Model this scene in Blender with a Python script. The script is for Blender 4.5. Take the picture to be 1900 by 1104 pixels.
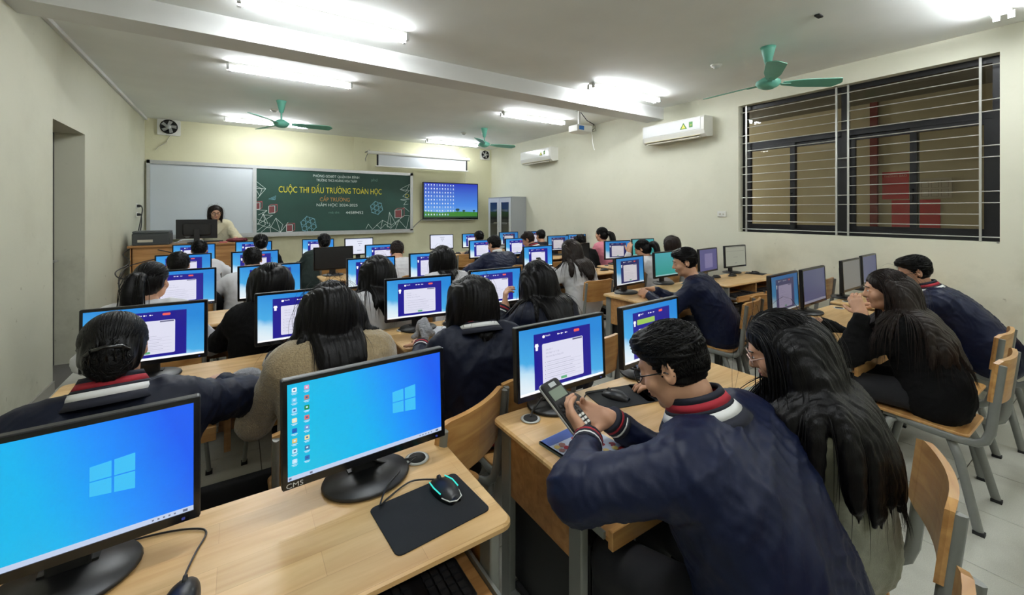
import bpy, math, random
import numpy as np
from mathutils import Vector, Matrix
random.seed(7); RNG = np.random.default_rng(7)
for o in list(bpy.data.objects): bpy.data.objects.remove(o)
COL = bpy.context.scene.collection
SC = bpy.context.scene
R = math.radians

# ------------------------------------------------------------------ camera, world, exposure
cd = bpy.data.cameras.new('camera'); cam = bpy.data.objects.new('camera', cd); COL.objects.link(cam)
cd.sensor_width = 36.0; cd.lens = 779.0/1900*36; cd.shift_y = -160.0/1900
cd.clip_start = 0.05; cd.clip_end = 60
cam.location = (0, 0, 1.5); cam.rotation_euler = (R(90), 0, R(-33.21))
SC.camera = cam
w = bpy.data.worlds.new('world'); SC.world = w; w.use_nodes = True
w.node_tree.nodes['Background'].inputs[0].default_value = (0.02, 0.022, 0.03, 1)
w.node_tree.nodes['Background'].inputs[1].default_value = 0.3
SC.view_settings.view_transform = 'Standard'; SC.view_settings.look = 'None'
SC.view_settings.exposure = 0.0; SC.view_settings.gamma = 1.0
SC.view_settings.use_curve_mapping = False
TUBE_STRENGTH = 80.0

H_CEIL = 3.05; XL = -1.28; XR = 5.36; YF = 9.14; YB = -2.6

# ------------------------------------------------------------------ materials
def srgb(r, g, b):
    f = lambda c: (c/255/12.92) if c/255 <= 0.04045 else ((c/255+0.055)/1.055)**2.4
    return (f(r), f(g), f(b))
MATS = {}
def mat(name, col, rough=0.5, metal=0.0, spec=0.5, noise=0.0, nscale=20.0, bump=0.0, bscale=60.0, sheen=0.0, coat=0.0, stretch=None):
    if name in MATS: return MATS[name]
    m = bpy.data.materials.new(name); m.use_nodes = True; MATS[name] = m
    nt = m.node_tree; b = nt.nodes['Principled BSDF']
    b.inputs['Base Color'].default_value = (*col, 1); b.inputs['Roughness'].default_value = rough
    b.inputs['Metallic'].default_value = metal; b.inputs['Specular IOR Level'].default_value = spec
    if sheen: b.inputs['Sheen Weight'].default_value = sheen
    if coat: b.inputs['Coat Weight'].default_value = coat
    tc = nt.nodes.new('ShaderNodeTexCoord'); mp = nt.nodes.new('ShaderNodeMapping')
    nt.links.new(tc.outputs['Object'], mp.inputs[0])
    if stretch: mp.inputs['Scale'].default_value = stretch
    n = nt.nodes.new('ShaderNodeTexNoise'); n.inputs['Scale'].default_value = nscale; n.inputs['Detail'].default_value = 5
    nt.links.new(mp.outputs[0], n.inputs['Vector'])
    mr = nt.nodes.new('ShaderNodeMapRange'); mr.inputs[1].default_value = 0.3; mr.inputs[2].default_value = 0.7
    mr.inputs[3].default_value = 1-noise; mr.inputs[4].default_value = 1+noise*0.6
    nt.links.new(n.outputs['Fac'], mr.inputs[0])
    vm = nt.nodes.new('ShaderNodeVectorMath'); vm.operation = 'SCALE'; vm.inputs[0].default_value = col
    nt.links.new(mr.outputs[0], vm.inputs['Scale']); nt.links.new(vm.outputs[0], b.inputs['Base Color'])
    if bump:
        n2 = nt.nodes.new('ShaderNodeTexNoise'); n2.inputs['Scale'].default_value = bscale; n2.inputs['Detail'].default_value = 4
        nt.links.new(mp.outputs[0], n2.inputs['Vector'])
        bp = nt.nodes.new('ShaderNodeBump'); bp.inputs['Strength'].default_value = bump; bp.inputs['Distance'].default_value = 0.004
        nt.links.new(n2.outputs['Fac'], bp.inputs['Height']); nt.links.new(bp.outputs[0], b.inputs['Normal'])
    return m
def emis(name, col, strength=1.0):
    if name in MATS: return MATS[name]
    m = bpy.data.materials.new(name); m.use_nodes = True; MATS[name] = m
    nt = m.node_tree; b = nt.nodes['Principled BSDF']
    b.inputs['Base Color'].default_value = (0.01, 0.01, 0.01, 1); b.inputs['Roughness'].default_value = 0.35
    b.inputs['Emission Color'].default_value = (*col, 1); b.inputs['Emission Strength'].default_value = strength
    return m
def wood_mat(name, c1, c2, rough=0.42, axis='X', stave=True):
    m = bpy.data.materials.new(name); m.use_nodes = True; MATS[name] = m
    nt = m.node_tree; L = nt.links; b = nt.nodes['Principled BSDF']
    tc = nt.nodes.new('ShaderNodeTexCoord'); mp = nt.nodes.new('ShaderNodeMapping'); L.new(tc.outputs['Object'], mp.inputs[0])
    mp.inputs['Scale'].default_value = {'X': (1.2, 14, 14), 'Y': (14, 1.2, 14), 'Z': (14, 14, 1.2)}[axis]
    oi = nt.nodes.new('ShaderNodeObjectInfo')
    ad = nt.nodes.new('ShaderNodeVectorMath'); ad.operation = 'ADD'; L.new(mp.outputs[0], ad.inputs[0]); L.new(oi.outputs['Random'], ad.inputs[1])
    sc = nt.nodes.new('ShaderNodeVectorMath'); sc.operation = 'SCALE'; sc.inputs['Scale'].default_value = 7.0; L.new(oi.outputs['Location'], sc.inputs[0])
    L.new(sc.outputs[0], ad.inputs[1])
    n = nt.nodes.new('ShaderNodeTexNoise'); n.inputs['Scale'].default_value = 2.2; n.inputs['Detail'].default_value = 6; n.inputs['Distortion'].default_value = 0.6
    L.new(ad.outputs[0], n.inputs['Vector'])
    cr = nt.nodes.new('ShaderNodeValToRGB'); cr.color_ramp.elements[0].position = 0.32; cr.color_ramp.elements[1].position = 0.68
    cr.color_ramp.elements[0].color = (*c2, 1); cr.color_ramp.elements[1].color = (*c1, 1)
    L.new(n.outputs['Fac'], cr.inputs[0]); out = cr.outputs[0]
    if stave:
        bk = nt.nodes.new('ShaderNodeTexBrick'); L.new(tc.outputs['Object'], bk.inputs['Vector'])
        bk.inputs['Scale'].default_value = 1.0; bk.inputs['Brick Width'].default_value = 0.38; bk.inputs['Row Height'].default_value = 0.075
        bk.inputs['Mortar Size'].default_value = 0.0006; bk.inputs['Color1'].default_value = (0.86, 0.83, 0.78, 1); bk.inputs['Color2'].default_value = (1.08, 1.08, 1.06, 1)
        bk.inputs['Mortar'].default_value = (0.75, 0.68, 0.58, 1)
        mx = nt.nodes.new('ShaderNodeMix'); mx.data_type = 'RGBA'; mx.blend_type = 'MULTIPLY'; mx.inputs[0].default_value = 0.8
        L.new(out, mx.inputs[6]); L.new(bk.outputs['Color'], mx.inputs[7]); out = mx.outputs[2]
    vo = nt.nodes.new('ShaderNodeTexNoise'); vo.inputs['Scale'].default_value = 9; vo.inputs['Detail'].default_value = 3; L.new(tc.outputs['Object'], vo.inputs['Vector'])
    kr = nt.nodes.new('ShaderNodeValToRGB'); kr.color_ramp.elements[0].position = 0.24; kr.color_ramp.elements[0].color = (0.32, 0.2, 0.12, 1)
    kr.color_ramp.elements[1].position = 0.29; kr.color_ramp.elements[1].color = (1, 1, 1, 1); L.new(vo.outputs['Fac'], kr.inputs[0])
    mk = nt.nodes.new('ShaderNodeMix'); mk.data_type = 'RGBA'; mk.blend_type = 'MULTIPLY'; mk.inputs[0].default_value = 0.8
    L.new(out, mk.inputs[6]); L.new(kr.outputs[0], mk.inputs[7]); L.new(mk.outputs[2], b.inputs['Base Color'])
    b.inputs['Roughness'].default_value = rough; b.inputs['Coat Weight'].default_value = 0.25; b.inputs['Coat Roughness'].default_value = 0.25
    return m
M = {}
M['wood'] = wood_mat('desk_wood', srgb(222, 186, 132), srgb(202, 160, 104))
M['woodpanel'] = wood_mat('panel_wood', srgb(190, 142, 88), srgb(160, 112, 62), 0.5, 'X')
M['woodchair'] = wood_mat('chair_wood', srgb(205, 160, 100), srgb(172, 122, 68), 0.4, 'X')
M['steel'] = mat('grey_steel', srgb(128, 130, 126), 0.38, 0.15, noise=0.06)
M['black'] = mat('black_plastic', (0.008, 0.008, 0.009), 0.42, bump=0.05)
M['blackgloss'] = mat('black_gloss', (0.006, 0.006, 0.007), 0.14)
M['rubber'] = mat('dark_rubber', (0.012, 0.012, 0.013), 0.75, bump=0.1)
M['pad'] = mat('mouse_pad_cloth', (0.006, 0.007, 0.009), 0.9, bump=0.2, bscale=600)
M['key'] = mat('key_plastic', (0.018, 0.018, 0.02), 0.5)
M['white'] = mat('white_plastic', srgb(225, 225, 218), 0.4)
M['whitemetal'] = mat('white_metal', srgb(205, 207, 205), 0.35, 0.2)
M['alu'] = mat('brushed_aluminium', srgb(188, 190, 190), 0.35, 0.55, noise=0.05)
M['silver'] = mat('polished_steel', srgb(205, 205, 200), 0.3, 0.7)
M['green_fan'] = mat('fan_green', srgb(105, 178, 158), 0.42, noise=0.06, nscale=8)
M['greyprint'] = mat('grey_printer', srgb(58, 62, 64), 0.5)
M['cream'] = mat('cream_plastic', srgb(190, 186, 170), 0.5)
M['paper'] = mat('paper', srgb(225, 227, 232), 0.8)
M['red'] = mat('red_paint', srgb(170, 40, 45), 0.6)
M['glass'] = None

def wall_paint(name, col, smudge=0.25, low=1.4):
    m = bpy.data.materials.new(name); m.use_nodes = True; nt = m.node_tree; L = nt.links; b = nt.nodes['Principled BSDF']
    tc = nt.nodes.new('ShaderNodeTexCoord')
    n = nt.nodes.new('ShaderNodeTexNoise'); n.inputs['Scale'].default_value = 1.3; n.inputs['Detail'].default_value = 7; n.inputs['Roughness'].default_value = 0.65
    L.new(tc.outputs['Object'], n.inputs['Vector'])
    cr = nt.nodes.new('ShaderNodeValToRGB'); cr.color_ramp.elements[0].position = 0.36; cr.color_ramp.elements[1].position = 0.52
    s = 1-smudge; cr.color_ramp.elements[0].color = (s, s, s*0.97, 1); cr.color_ramp.elements[1].color = (1, 1, 1, 1)
    L.new(n.outputs['Fac'], cr.inputs[0])
    n3 = nt.nodes.new('ShaderNodeTexNoise'); n3.inputs['Scale'].default_value = 14; n3.inputs['Detail'].default_value = 4; L.new(tc.outputs['Object'], n3.inputs['Vector'])
    c3 = nt.nodes.new('ShaderNodeValToRGB'); c3.color_ramp.elements[0].position = 0.26; c3.color_ramp.elements[1].position = 0.31
    c3.color_ramp.elements[0].color = (0.72, 0.7, 0.66, 1); c3.color_ramp.elements[1].color = (1, 1, 1, 1); L.new(n3.outputs['Fac'], c3.inputs[0])
    sp = nt.nodes.new('ShaderNodeSeparateXYZ'); L.new(tc.outputs['Object'], sp.inputs[0])
    mr = nt.nodes.new('ShaderNodeMapRange'); mr.inputs[1].default_value = low-0.3; mr.inputs[2].default_value = low; mr.inputs[3].default_value = 1; mr.inputs[4].default_value = 0.25
    L.new(sp.outputs['Z'], mr.inputs[0])
    m1 = nt.nodes.new('ShaderNodeMix'); m1.data_type = 'RGBA'; m1.blend_type = 'MULTIPLY'; L.new(mr.outputs[0], m1.inputs[0])
    m1.inputs[6].default_value = (*col, 1); L.new(cr.outputs[0], m1.inputs[7])
    m2 = nt.nodes.new('ShaderNodeMix'); m2.data_type = 'RGBA'; m2.blend_type = 'MULTIPLY'; L.new(mr.outputs[0], m2.inputs[0])
    L.new(m1.outputs[2], m2.inputs[6]); L.new(c3.outputs[0], m2.inputs[7]); L.new(m2.outputs[2], b.inputs['Base Color'])
    b.inputs['Roughness'].default_value = 0.62
    bp = nt.nodes.new('ShaderNodeBump'); bp.inputs['Strength'].default_value = 0.15; bp.inputs['Distance'].default_value = 0.01
    L.new(n3.outputs['Fac'], bp.inputs['Height']); L.new(bp.outputs[0], b.inputs['Normal'])
    return m
M['wall'] = wall_paint('yellow_wall_paint', srgb(222, 221, 202), 0.18, 1.25)
M['wall_front'] = wall_paint('front_wall_paint', srgb(213, 210, 178), 0.12, 1.2)
M['wall_l'] = wall_paint('left_wall_paint', srgb(205, 204, 184), 0.22, 1.3)
M['ceil'] = mat('ceiling_plaster', srgb(240, 243, 241), 0.8, noise=0.05, nscale=1.5)
M['beam'] = mat('beam_plaster', srgb(222, 223, 222), 0.8, noise=0.04, nscale=3)

# ------------------------------------------------------------------ mesh helpers
class MB:
    def __init__(s): s.v = []; s.f = []; s.m = []; s.sm = []
    def add(s, V, F, mi=0, smooth=False):
        n = len(s.v); s.v += [tuple(p) for p in V]
        for f in F: s.f.append(tuple(i+n for i in f)); s.m.append(mi); s.sm.append(smooth)
        return s
    def box(s, x0, x1, y0, y1, z0, z1, mi=0, mtx=None):
        V = [(x, y, z) for x in (x0, x1) for y in (y0, y1) for z in (z0, z1)]
        if mtx is not None: V = [mtx @ Vector(p) for p in V]
        return s.add(V, [(0,1,3,2),(4,6,7,5),(0,4,5,1),(2,3,7,6),(0,2,6,4),(1,5,7,3)], mi)
    def slab(s, x0, x1, y0, y1, z0, z1, r=0.02, ch=0.003, mi=0, seg=4, mtx=None, axis='z', rads=None):
        # rounded rectangle in xy, extruded in z with chamfered edges
        rads = rads or (r, r, r, r); out = []
        cs = [(x1-rads[0], y1-rads[0], 0, rads[0]), (x0+rads[1], y1-rads[1], 90, rads[1]), (x0+rads[2], y0+rads[2], 180, rads[2]), (x1-rads[3], y0+rads[3], 270, rads[3])]
        for cx, cy, a0, rr in cs:
            for k in range(seg+1):
                a = R(a0+90*k/seg); out.append((cx, cy, math.cos(a), math.sin(a), rr))
        rings = [(z0, ch), (z0+ch, 0), (z1-ch, 0), (z1, ch)]
        V = []; n = len(out)
        for z, ins in rings:
            for cx, cy, ca, sa, rr in out: V.append((cx+ca*(rr-ins), cy+sa*(rr-ins), z))
        F = [tuple(range(n))[::-1], tuple(range(3*n, 4*n))]
        for k in range(3):
            for i in range(n): j = (i+1) % n; F.append((k*n+i, k*n+j, (k+1)*n+j, (k+1)*n+i))
        if axis == 'y': V = [(x, z, y) for x, y, z in V]; F = [f[::-1] for f in F]
        if mtx is not None: V = [mtx @ Vector(p) for p in V]
        return s.add(V, F, mi)
    def tube(s, pts, r, n=8, mi=0, flat=1.0, up=(0, 0, 1), cap=True, radii=None, smooth=True):
        P = [Vector(p) for p in pts]; V = []; N = len(P); u = Vector(up)
        for i, p in enumerate(P):
            t = (P[min(i+1, N-1)]-P[max(i-1, 0)]).normalized()
            a = t.cross(u)
            if a.length < 1e-3: a = t.cross(Vector((1, 0, 0)))
            a.normalize(); b = a.cross(t); rr = radii[i] if radii else r
            for k in range(n):
                q = 2*math.pi*k/n; V.append(p+a*(math.cos(q)*rr*flat)+b*(math.sin(q)*rr))
        F = []
        for i in range(N-1):
            for k in range(n): l = (k+1) % n; F.append((i*n+k, i*n+l, (i+1)*n+l, (i+1)*n+k))
        s.add(V, F, mi, smooth)
        if cap: s.add(V[:n], [tuple(range(n))[::-1]], mi); s.add(V[-n:], [tuple(range(n))], mi)
        return s
    def lathe(s, prof, n=20, mi=0, mtx=None, sy=1.0, smooth=True):
        V = []
        for r, z in prof:
            for k in range(n): q = 2*math.pi*k/n; V.append((r*math.cos(q), r*math.sin(q)*sy, z))
        if mtx is not None: V = [mtx @ Vector(p) for p in V]
        F = []
        for i in range(len(prof)-1):
            for k in range(n): l = (k+1) % n; F.append((i*n+k, i*n+l, (i+1)*n+l, (i+1)*n+k))
        F.append(tuple(range(n))[::-1]); F.append(tuple(range((len(prof)-1)*n, len(prof)*n)))
        return s.add(V, F, mi, smooth)
    def ell(s, c, r, n=14, m=9, mi=0, mtx=None):
        V = []; F = []
        for i in range(m+1):
            a = math.pi*i/m
            for k in range(n):
                q = 2*math.pi*k/n; V.append(Vector((c[0]+r[0]*math.sin(a)*math.cos(q), c[1]+r[1]*math.sin(a)*math.sin(q), c[2]+r[2]*math.cos(a))))
        if mtx is not None: V = [mtx @ p for p in V]
        for i in range(m):
            for k in range(n): l = (k+1) % n; F.append((i*n+k, (i+1)*n+k, (i+1)*n+l, i*n+l))
        return s.add(V, F, mi, True)
    def poly(s, pts, mi=0): return s.add(pts, [tuple(range(len(pts)))], mi)
    def mesh(s, name, mats):
        me = bpy.data.meshes.new(name); me.from_pydata(s.v, [], s.f)
        for m in (mats if isinstance(mats, (list, tuple)) else [mats]): me.materials.append(m)
        me.polygons.foreach_set('material_index', s.m); me.polygons.foreach_set('use_smooth', s.sm); me.update()
        return me
    def obj(s, name, mats, parent=None, loc=None, rot=None, kind=None):
        return mkobj(name, s.mesh(name, mats), parent, loc, rot, kind)
def mkobj(name, me, parent=None, loc=None, rot=None, kind=None):
    o = bpy.data.objects.new(name, me); COL.objects.link(o)
    if parent is not None: o.parent = parent
    if loc is not None: o.location = loc
    if rot is not None: o.rotation_euler = rot
    if kind: o['kind'] = kind
    return o
def empty(name, loc=(0, 0, 0), rz=0): 
    o = bpy.data.objects.new(name, None); COL.objects.link(o); o.location = loc; o.rotation_euler = (0, 0, rz); o.empty_display_size = 0.1; return o
def tag(o, label=None, cat=None, group=None):
    if label: o['label'] = label
    if cat: o['category'] = cat
    if group: o['group'] = group
    return o
def copy_tree(o, parent=None):
    c = o.copy(); COL.objects.link(c); c.parent = parent
    for ch in KIDS.get(o.name, o.children): copy_tree(ch, c)
    return c
KIDS = {}
def snap(o):      # remember children lists, quick lookup for copying
    KIDS[o.name] = list(o.children)
    for c in o.children: snap(c)
def arc(c, r, a0, a1, n=8, plane='yz', x=0):
    out = []
    for k in range(n+1):
        a = R(a0+(a1-a0)*k/n); u, v = c[0]+r*math.cos(a), c[1]+r*math.sin(a)
        out.append((x, u, v) if plane == 'yz' else (u, v, x))
    return out
def text_mb(mb, txt, size, mi, place, align='CENTER', extr=0.0):
    cu = bpy.data.curves.new('t', 'FONT'); cu.body = txt; cu.size = size; cu.align_x = align; cu.align_y = 'CENTER'; cu.resolution_u = 3
    cu.extrude = extr
    ob = bpy.data.objects.new('t', cu); COL.objects.link(ob)
    me = bpy.data.meshes.new_from_object(ob, depsgraph=bpy.context.evaluated_depsgraph_get())
    mb.add([place(v.co.x, v.co.y, v.co.z) for v in me.vertices], [tuple(p.vertices) for p in me.polygons], mi)
    bpy.data.objects.remove(ob); bpy.data.curves.remove(cu); bpy.data.meshes.remove(me)
def wobble(p, a, rnd): return (p[0]+rnd.uniform(-a, a), p[1]+rnd.uniform(-a, a))
# ------------------------------------------------------------------ room shell
def struct(name, mb, mats, parent=None): 
    o = mb.obj(name, mats, parent)
    if parent is None: o['kind'] = 'structure'
    return o
T = 0.25
# floor with separate ceramic tiles
fl = struct('floor', MB().box(XL-0.4, XR+0.1, YB-0.1, YF+0.1, -0.08, -0.006), mat('floor_grout', srgb(92, 90, 84), 0.9))
def tile_material():
    m = bpy.data.materials.new('floor_tile'); m.use_nodes = True; nt = m.node_tree; L = nt.links; b = nt.nodes['Principled BSDF']
    g = nt.nodes.new('ShaderNodeNewGeometry')
    n = nt.nodes.new('ShaderNodeTexNoise'); n.inputs['Scale'].default_value = 1.6; n.inputs['Detail'].default_value = 6; L.new(g.outputs['Position'], n.inputs['Vector'])
    c = nt.nodes.new('ShaderNodeValToRGB'); c.color_ramp.elements[0].position = 0.33; c.color_ramp.elements[1].position = 0.55
    c.color_ramp.elements[0].color = (*srgb(156, 155, 145), 1); c.color_ramp.elements[1].color = (*srgb(198, 198, 188), 1); L.new(n.outputs['Fac'], c.inputs[0])
    n2 = nt.nodes.new('ShaderNodeTexNoise'); n2.inputs['Scale'].default_value = 260; L.new(g.outputs['Position'], n2.inputs['Vector'])
    mr = nt.nodes.new('ShaderNodeMapRange'); mr.inputs[1].default_value = .3; mr.inputs[2].default_value = .7; mr.inputs[3].default_value = 0.9; mr.inputs[4].default_value = 1.08; L.new(n2.outputs['Fac'], mr.inputs[0])
    vm = nt.nodes.new('ShaderNodeVectorMath'); vm.operation = 'SCALE'; L.new(c.outputs[0], vm.inputs[0]); L.new(mr.outputs[0], vm.inputs['Scale']); L.new(vm.outputs[0], b.inputs['Base Color'])
    b.inputs['Roughness'].default_value = 0.32
    return m
M['tile'] = tile_material()
TS = 0.5; g = 0.0025
tile_me = MB().slab(g-TS/2, TS/2-g, g-TS/2, TS/2-g, -0.007, 0.0, r=0.002, ch=0.0012, seg=1).mesh('floor_tile', M['tile'])
ox, oy = 0.12, 0.10
nx0 = int(math.floor((XL-ox)/TS)); 
for i in range(nx0, int((XR-ox)/TS)+1):
    for j in range(-1, int((YF-oy)/TS)+1):
        cx, cy = ox+(i+0.5)*TS, oy+(j+0.5)*TS
        x0, x1 = max(cx-TS/2, XL), min(cx+TS/2, XR); y1 = min(cy+TS/2, YF)
        if x1-x0 < 0.02 or y1-(cy-TS/2) < 0.02: continue
        if x1-x0 > TS-1e-4 and y1-cy > TS/2-1e-4: mkobj('tile', tile_me, fl, (cx, cy, 0))
        else:
            X0, X1, Y0, Y1 = x0-cx+g, x1-cx-g, -TS/2+g, y1-cy-g
            if X1-X0 > 0.01 and Y1-Y0 > 0.01: MB().slab(X0, X1, Y0, Y1, -0.007, 0, r=0.002, ch=0.0012, seg=1).obj('tile', M['tile'], fl, (cx, cy, 0))
struct('ceiling', MB().box(XL-0.3, XR+0.3, YB-0.2, YF+0.2, H_CEIL, H_CEIL+0.2), M['ceil'])
struct('wall_front', MB().box(XL-0.3, XR+0.3, YF, YF+0.2, -0.1, H_CEIL+0.1), M['wall_front'])
struct('wall_back', MB().box(XL-0.3, XR+0.3, YB-0.2, YB, -0.1, H_CEIL+0.1), M['wall'])
# right wall with window opening
WY0, WY1, WZ0, WZ1 = 0.706, 2.905, 1.238, 2.84
mb = MB(); mb.box(XR, XR+T, YB, WY0, -0.1, H_CEIL+0.1); mb.box(XR, XR+T, WY1, YF, -0.1, H_CEIL+0.1)
mb.box(XR, XR+T, WY0, WY1, -0.1, WZ0); mb.box(XR, XR+T, WY0, WY1, WZ1, H_CEIL+0.1)
struct('wall_right', mb, M['wall'])
# left wall with door recess
DY0, DY1, DZ = 5.0, 5.88, 2.27
mb = MB(); mb.box(XL-T, XL, YB, DY0, -0.1, H_CEIL+0.1); mb.box(XL-T, XL, DY1, YF, -0.1, H_CEIL+0.1); mb.box(XL-T, XL, DY0, DY1, DZ, H_CEIL+0.1)
struct('wall_left', mb, M['wall_l'])
dr = empty('door_1', (XL-0.235, (DY0+DY1)/2, 0)); dr['kind'] = 'structure'
dm = mat('door_paint', srgb(46, 48, 46), 0.5)
MB().box(-0.02, 0.02, -0.438, 0.438, 0, DZ-0.002).obj('door_leaf', dm, dr)
MB().slab(-0.36, 0.36, 0.15, 0.95, 0.02, 0.028, r=0.004, mtx=Matrix(((0,0,1,0),(1,0,0,0),(0,1,0,0),(0,0,0,1)))).obj('panel', mat('door_panel', srgb(60, 62, 58), 0.5), dr)
MB().tube([(0.02, 0.36, 1.02), (0.06, 0.36, 1.02), (0.06, 0.26, 1.02)], 0.009).obj('handle', M['silver'], dr)
# beam across the ceiling
struct('trim_1', MB().box(XL, XR, 4.03, 4.33, 2.88, H_CEIL+0.01), M['beam'])
struct('trim_2', MB().box(2.03, 2.31, YF-0.018, YF+0.01, 0, H_CEIL), M['wall_front'])
struct('trim_3', MB().slab(XL, XL+0.035, 0, YF, H_CEIL-0.04, H_CEIL, r=0.003), M['beam'])
struct('baseboard_right', MB().box(XR-0.012, XR, YB, YF, 0, 0.09), mat('skirting_tile', srgb(150, 148, 138), 0.5))
struct('baseboard_left', MB().box(XL, XL+0.012, YB, DY0, 0, 0.09).box(XL, XL+0.012, DY1, YF, 0, 0.09), mat('skirting_tile', srgb(150, 148, 138), 0.5))
# teacher's platform
struct('trim_4', MB().slab(-1.26, 3.4, 7.15, YF-0.002, 0, 0.26, r=0.01), mat('podium_concrete', srgb(150, 146, 132), 0.7, noise=0.08))

# corridor beyond the window
cw = mat('corridor_wall', srgb(190, 180, 152), 0.8, noise=0.06, nscale=3)
XO = XR+2.5
mb = MB(); mb.box(XO, XO+0.2, -4, 7, -0.2, 3.4); struct('wall_corridor', mb, cw)
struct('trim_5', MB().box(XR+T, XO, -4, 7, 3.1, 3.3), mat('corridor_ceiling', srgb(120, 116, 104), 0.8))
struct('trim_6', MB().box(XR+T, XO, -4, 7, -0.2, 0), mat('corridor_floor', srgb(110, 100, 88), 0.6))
struct('trim_7', MB().box(XR+T, XO, 7, 7.2, -0.2, 3.3), cw); struct('trim_8', MB().box(XR+T, XO, -4.2, -4, -0.2, 3.3), cw)
cl = bpy.data.lights.new('corridor_fill', 'POINT'); cl.energy = 85; cl.shadow_soft_size = 0.15; cl.color = (1, 0.94, 0.82); clo = bpy.data.objects.new('corridor_fill', cl); COL.objects.link(clo); clo.location = (XR+1.3, 5.6, 2.7); clo2 = bpy.data.objects.new('corridor_fill', cl); COL.objects.link(clo2); clo2.location = (XR+1.3, -2.4, 2.7)  # two point lamps added out of view to brighten the corridor

# window frame and panes
bw = mat('black_aluminium', (0.012, 0.012, 0.014), 0.32, 0.3)
gm = bpy.data.materials.new('window_glass'); gm.use_nodes = True; gb = gm.node_tree.nodes['Principled BSDF']
gb.inputs['Base Color'].default_value = (0.8, 0.82, 0.8, 1); gb.inputs['Roughness'].default_value = 0.02; gb.inputs['Transmission Weight'].default_value = 1.0; gb.inputs['IOR'].default_value = 1.35
M['glass'] = gm
win = empty('window_1', (XR, WY0, WZ0)); win['kind'] = 'structure'
W, Hh = WY1-WY0, WZ1-WZ0
fx0, fx1 = 0.10, 0.16
def wbar(mbx, y0, y1, z0, z1, a=fx0, b=fx1): mbx.box(a, b, y0, y1, z0, z1)
mb = MB(); e = 0.055
wbar(mb, 0.001, W-0.001, Hh-e, Hh-0.001); wbar(mb, 0.001, W-0.001, 0.001, e); wbar(mb, 0.001, e, e, Hh-e); wbar(mb, W-e, W-0.001, e, Hh-e)
tz = 1.10   # transom height
ym = 1.11   # main mullion
wbar(mb, e, W-e, tz-0.03, tz+0.03); wbar(mb, ym-0.03, ym+0.03, e, tz-0.03); wbar(mb, ym-0.03, ym+0.03, tz+0.03, Hh-e)
mb.obj('frame', bw, win)
MB().slab(-0.0, W, 0, 0.02, -0.012, 0.002, r=0.002).obj('sill', mat('sill_stone', srgb(150, 148, 140), 0.5), win)
def sash(y0, y1, z0, z1, xo=0.105, handle=None, wd=0.05):
    s = MB(); a, b = xo, xo+0.035
    s.box(a, b, y0, y1, z1-wd, z1); s.box(a, b, y0, y1, z0, z0+wd); s.box(a, b, y0, y0+wd, z0+wd, z1-wd); s.box(a, b, y1-wd, y1, z0+wd, z1-wd)
    so = s.obj('sash', bw, win)
    MB().box(a+0.012, a+0.018, y0+wd-0.004, y1-wd+0.004, z0+wd-0.004, z1-wd+0.004).obj('pane', gm, so)
    if handle is not None:
        MB().tube([(a, handle, z0+0.42), (a-0.03, handle, z0+0.42), (a-0.032, handle-0.01, z0+0.34), (a-0.02, handle, z0+0.30)], 0.007).obj('handle', M['blackgloss'], so)
sash(e, 0.59, e, tz-0.03, handle=0.565); sash(0.535, ym-0.03, e, tz-0.03, 0.142)
sash(ym+0.03, 1.65, e, tz-0.03, 0.142); sash(1.595, W-e, e, tz-0.03, handle=1.62)
for y0, y1 in ((e, ym-0.03), (ym+0.03, W-e)):
    MB().box(0.127, 0.133, y0-0.003, y1+0.003, tz+0.027, Hh-e+0.003).obj('pane', gm, win)
# steel security grille in the window recess
gr = empty('security_grille', (XR+0.045, WY0, WZ0)); tag(gr, 'polished steel security grille of thin bars inside the large window', 'grille')
for y in (0.117, 1.06, 1.165, 2.121): MB().box(-0.008, 0.008, y-0.008, y+0.008, 0.004, Hh-0.004).obj('upright', M['silver'], gr)
for k in range(16):
    z = Hh-0.085-0.0985*k
    segs = [(0.003, W-0.003)] if k % 4 in (0, 3) else [(0.117, 1.06), (1.165, 2.121)]
    for a, b in segs: MB().tube([(0.0, a, z), (0.0, b, z)], 0.0055, n=6).obj('bar', M['silver'], gr)
# corridor: notices, pillar
t = tag(MB().box(XO-0.01, XO-0.001, 1.87, 2.16, 1.673, 2.065, 0).obj('notice_board', mat('red_notice', srgb(190, 52, 58), 0.6)), 'upper red notice board on the corridor wall seen through the window', 'notice board')
mb = MB(); text_mb(mb, 'THÔNG BÁO', 0.042, 0, lambda x, y, z: (XO-0.0115, 2.015-x, 2.0+y)); mb.obj('lettering', mat('notice_print', srgb(220, 180, 160), 0.7), t)
tag(MB().box(XO-0.012, XO-0.001, 1.557, 2.054, 0.9, 1.66).obj('notice_board', mat('red_notice', srgb(190, 52, 58), 0.6)), 'lower wide red board on the corridor wall seen through the window', 'notice board')
t = tag(MB().box(XO-0.03, XO-0.012, 1.446, 1.764, 1.677, 1.945).obj('notice_sheet', mat('notice_sheet', srgb(188, 180, 165), 0.7)), 'pale framed notice with a grid, beside the red boards in the corridor', 'notice')
mb = MB(); 
for k in range(3):
    for j in range(2):
        a, b = 1.475+0.095*k, 1.70+0.12*j
        mb.box(XO-0.032, XO-0.0305, a, a+0.07, b, b+0.003); mb.box(XO-0.032, XO-0.0305, a, a+0.07, b+0.09, b+0.093); mb.box(XO-0.032, XO-0.0305, a, a+0.003, b, b+0.09); mb.box(XO-0.032, XO-0.0305, a+0.067, a+0.07, b, b+0.09)
mb.obj('printed_grid', mat('notice_ink', srgb(110, 95, 90), 0.7), t)
struct('trim_9', MB().box(XO-0.05, XO, 2.205, 2.292, 0, 3.1), mat('dark_red_pillar', srgb(120, 40, 38), 0.6))
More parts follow.
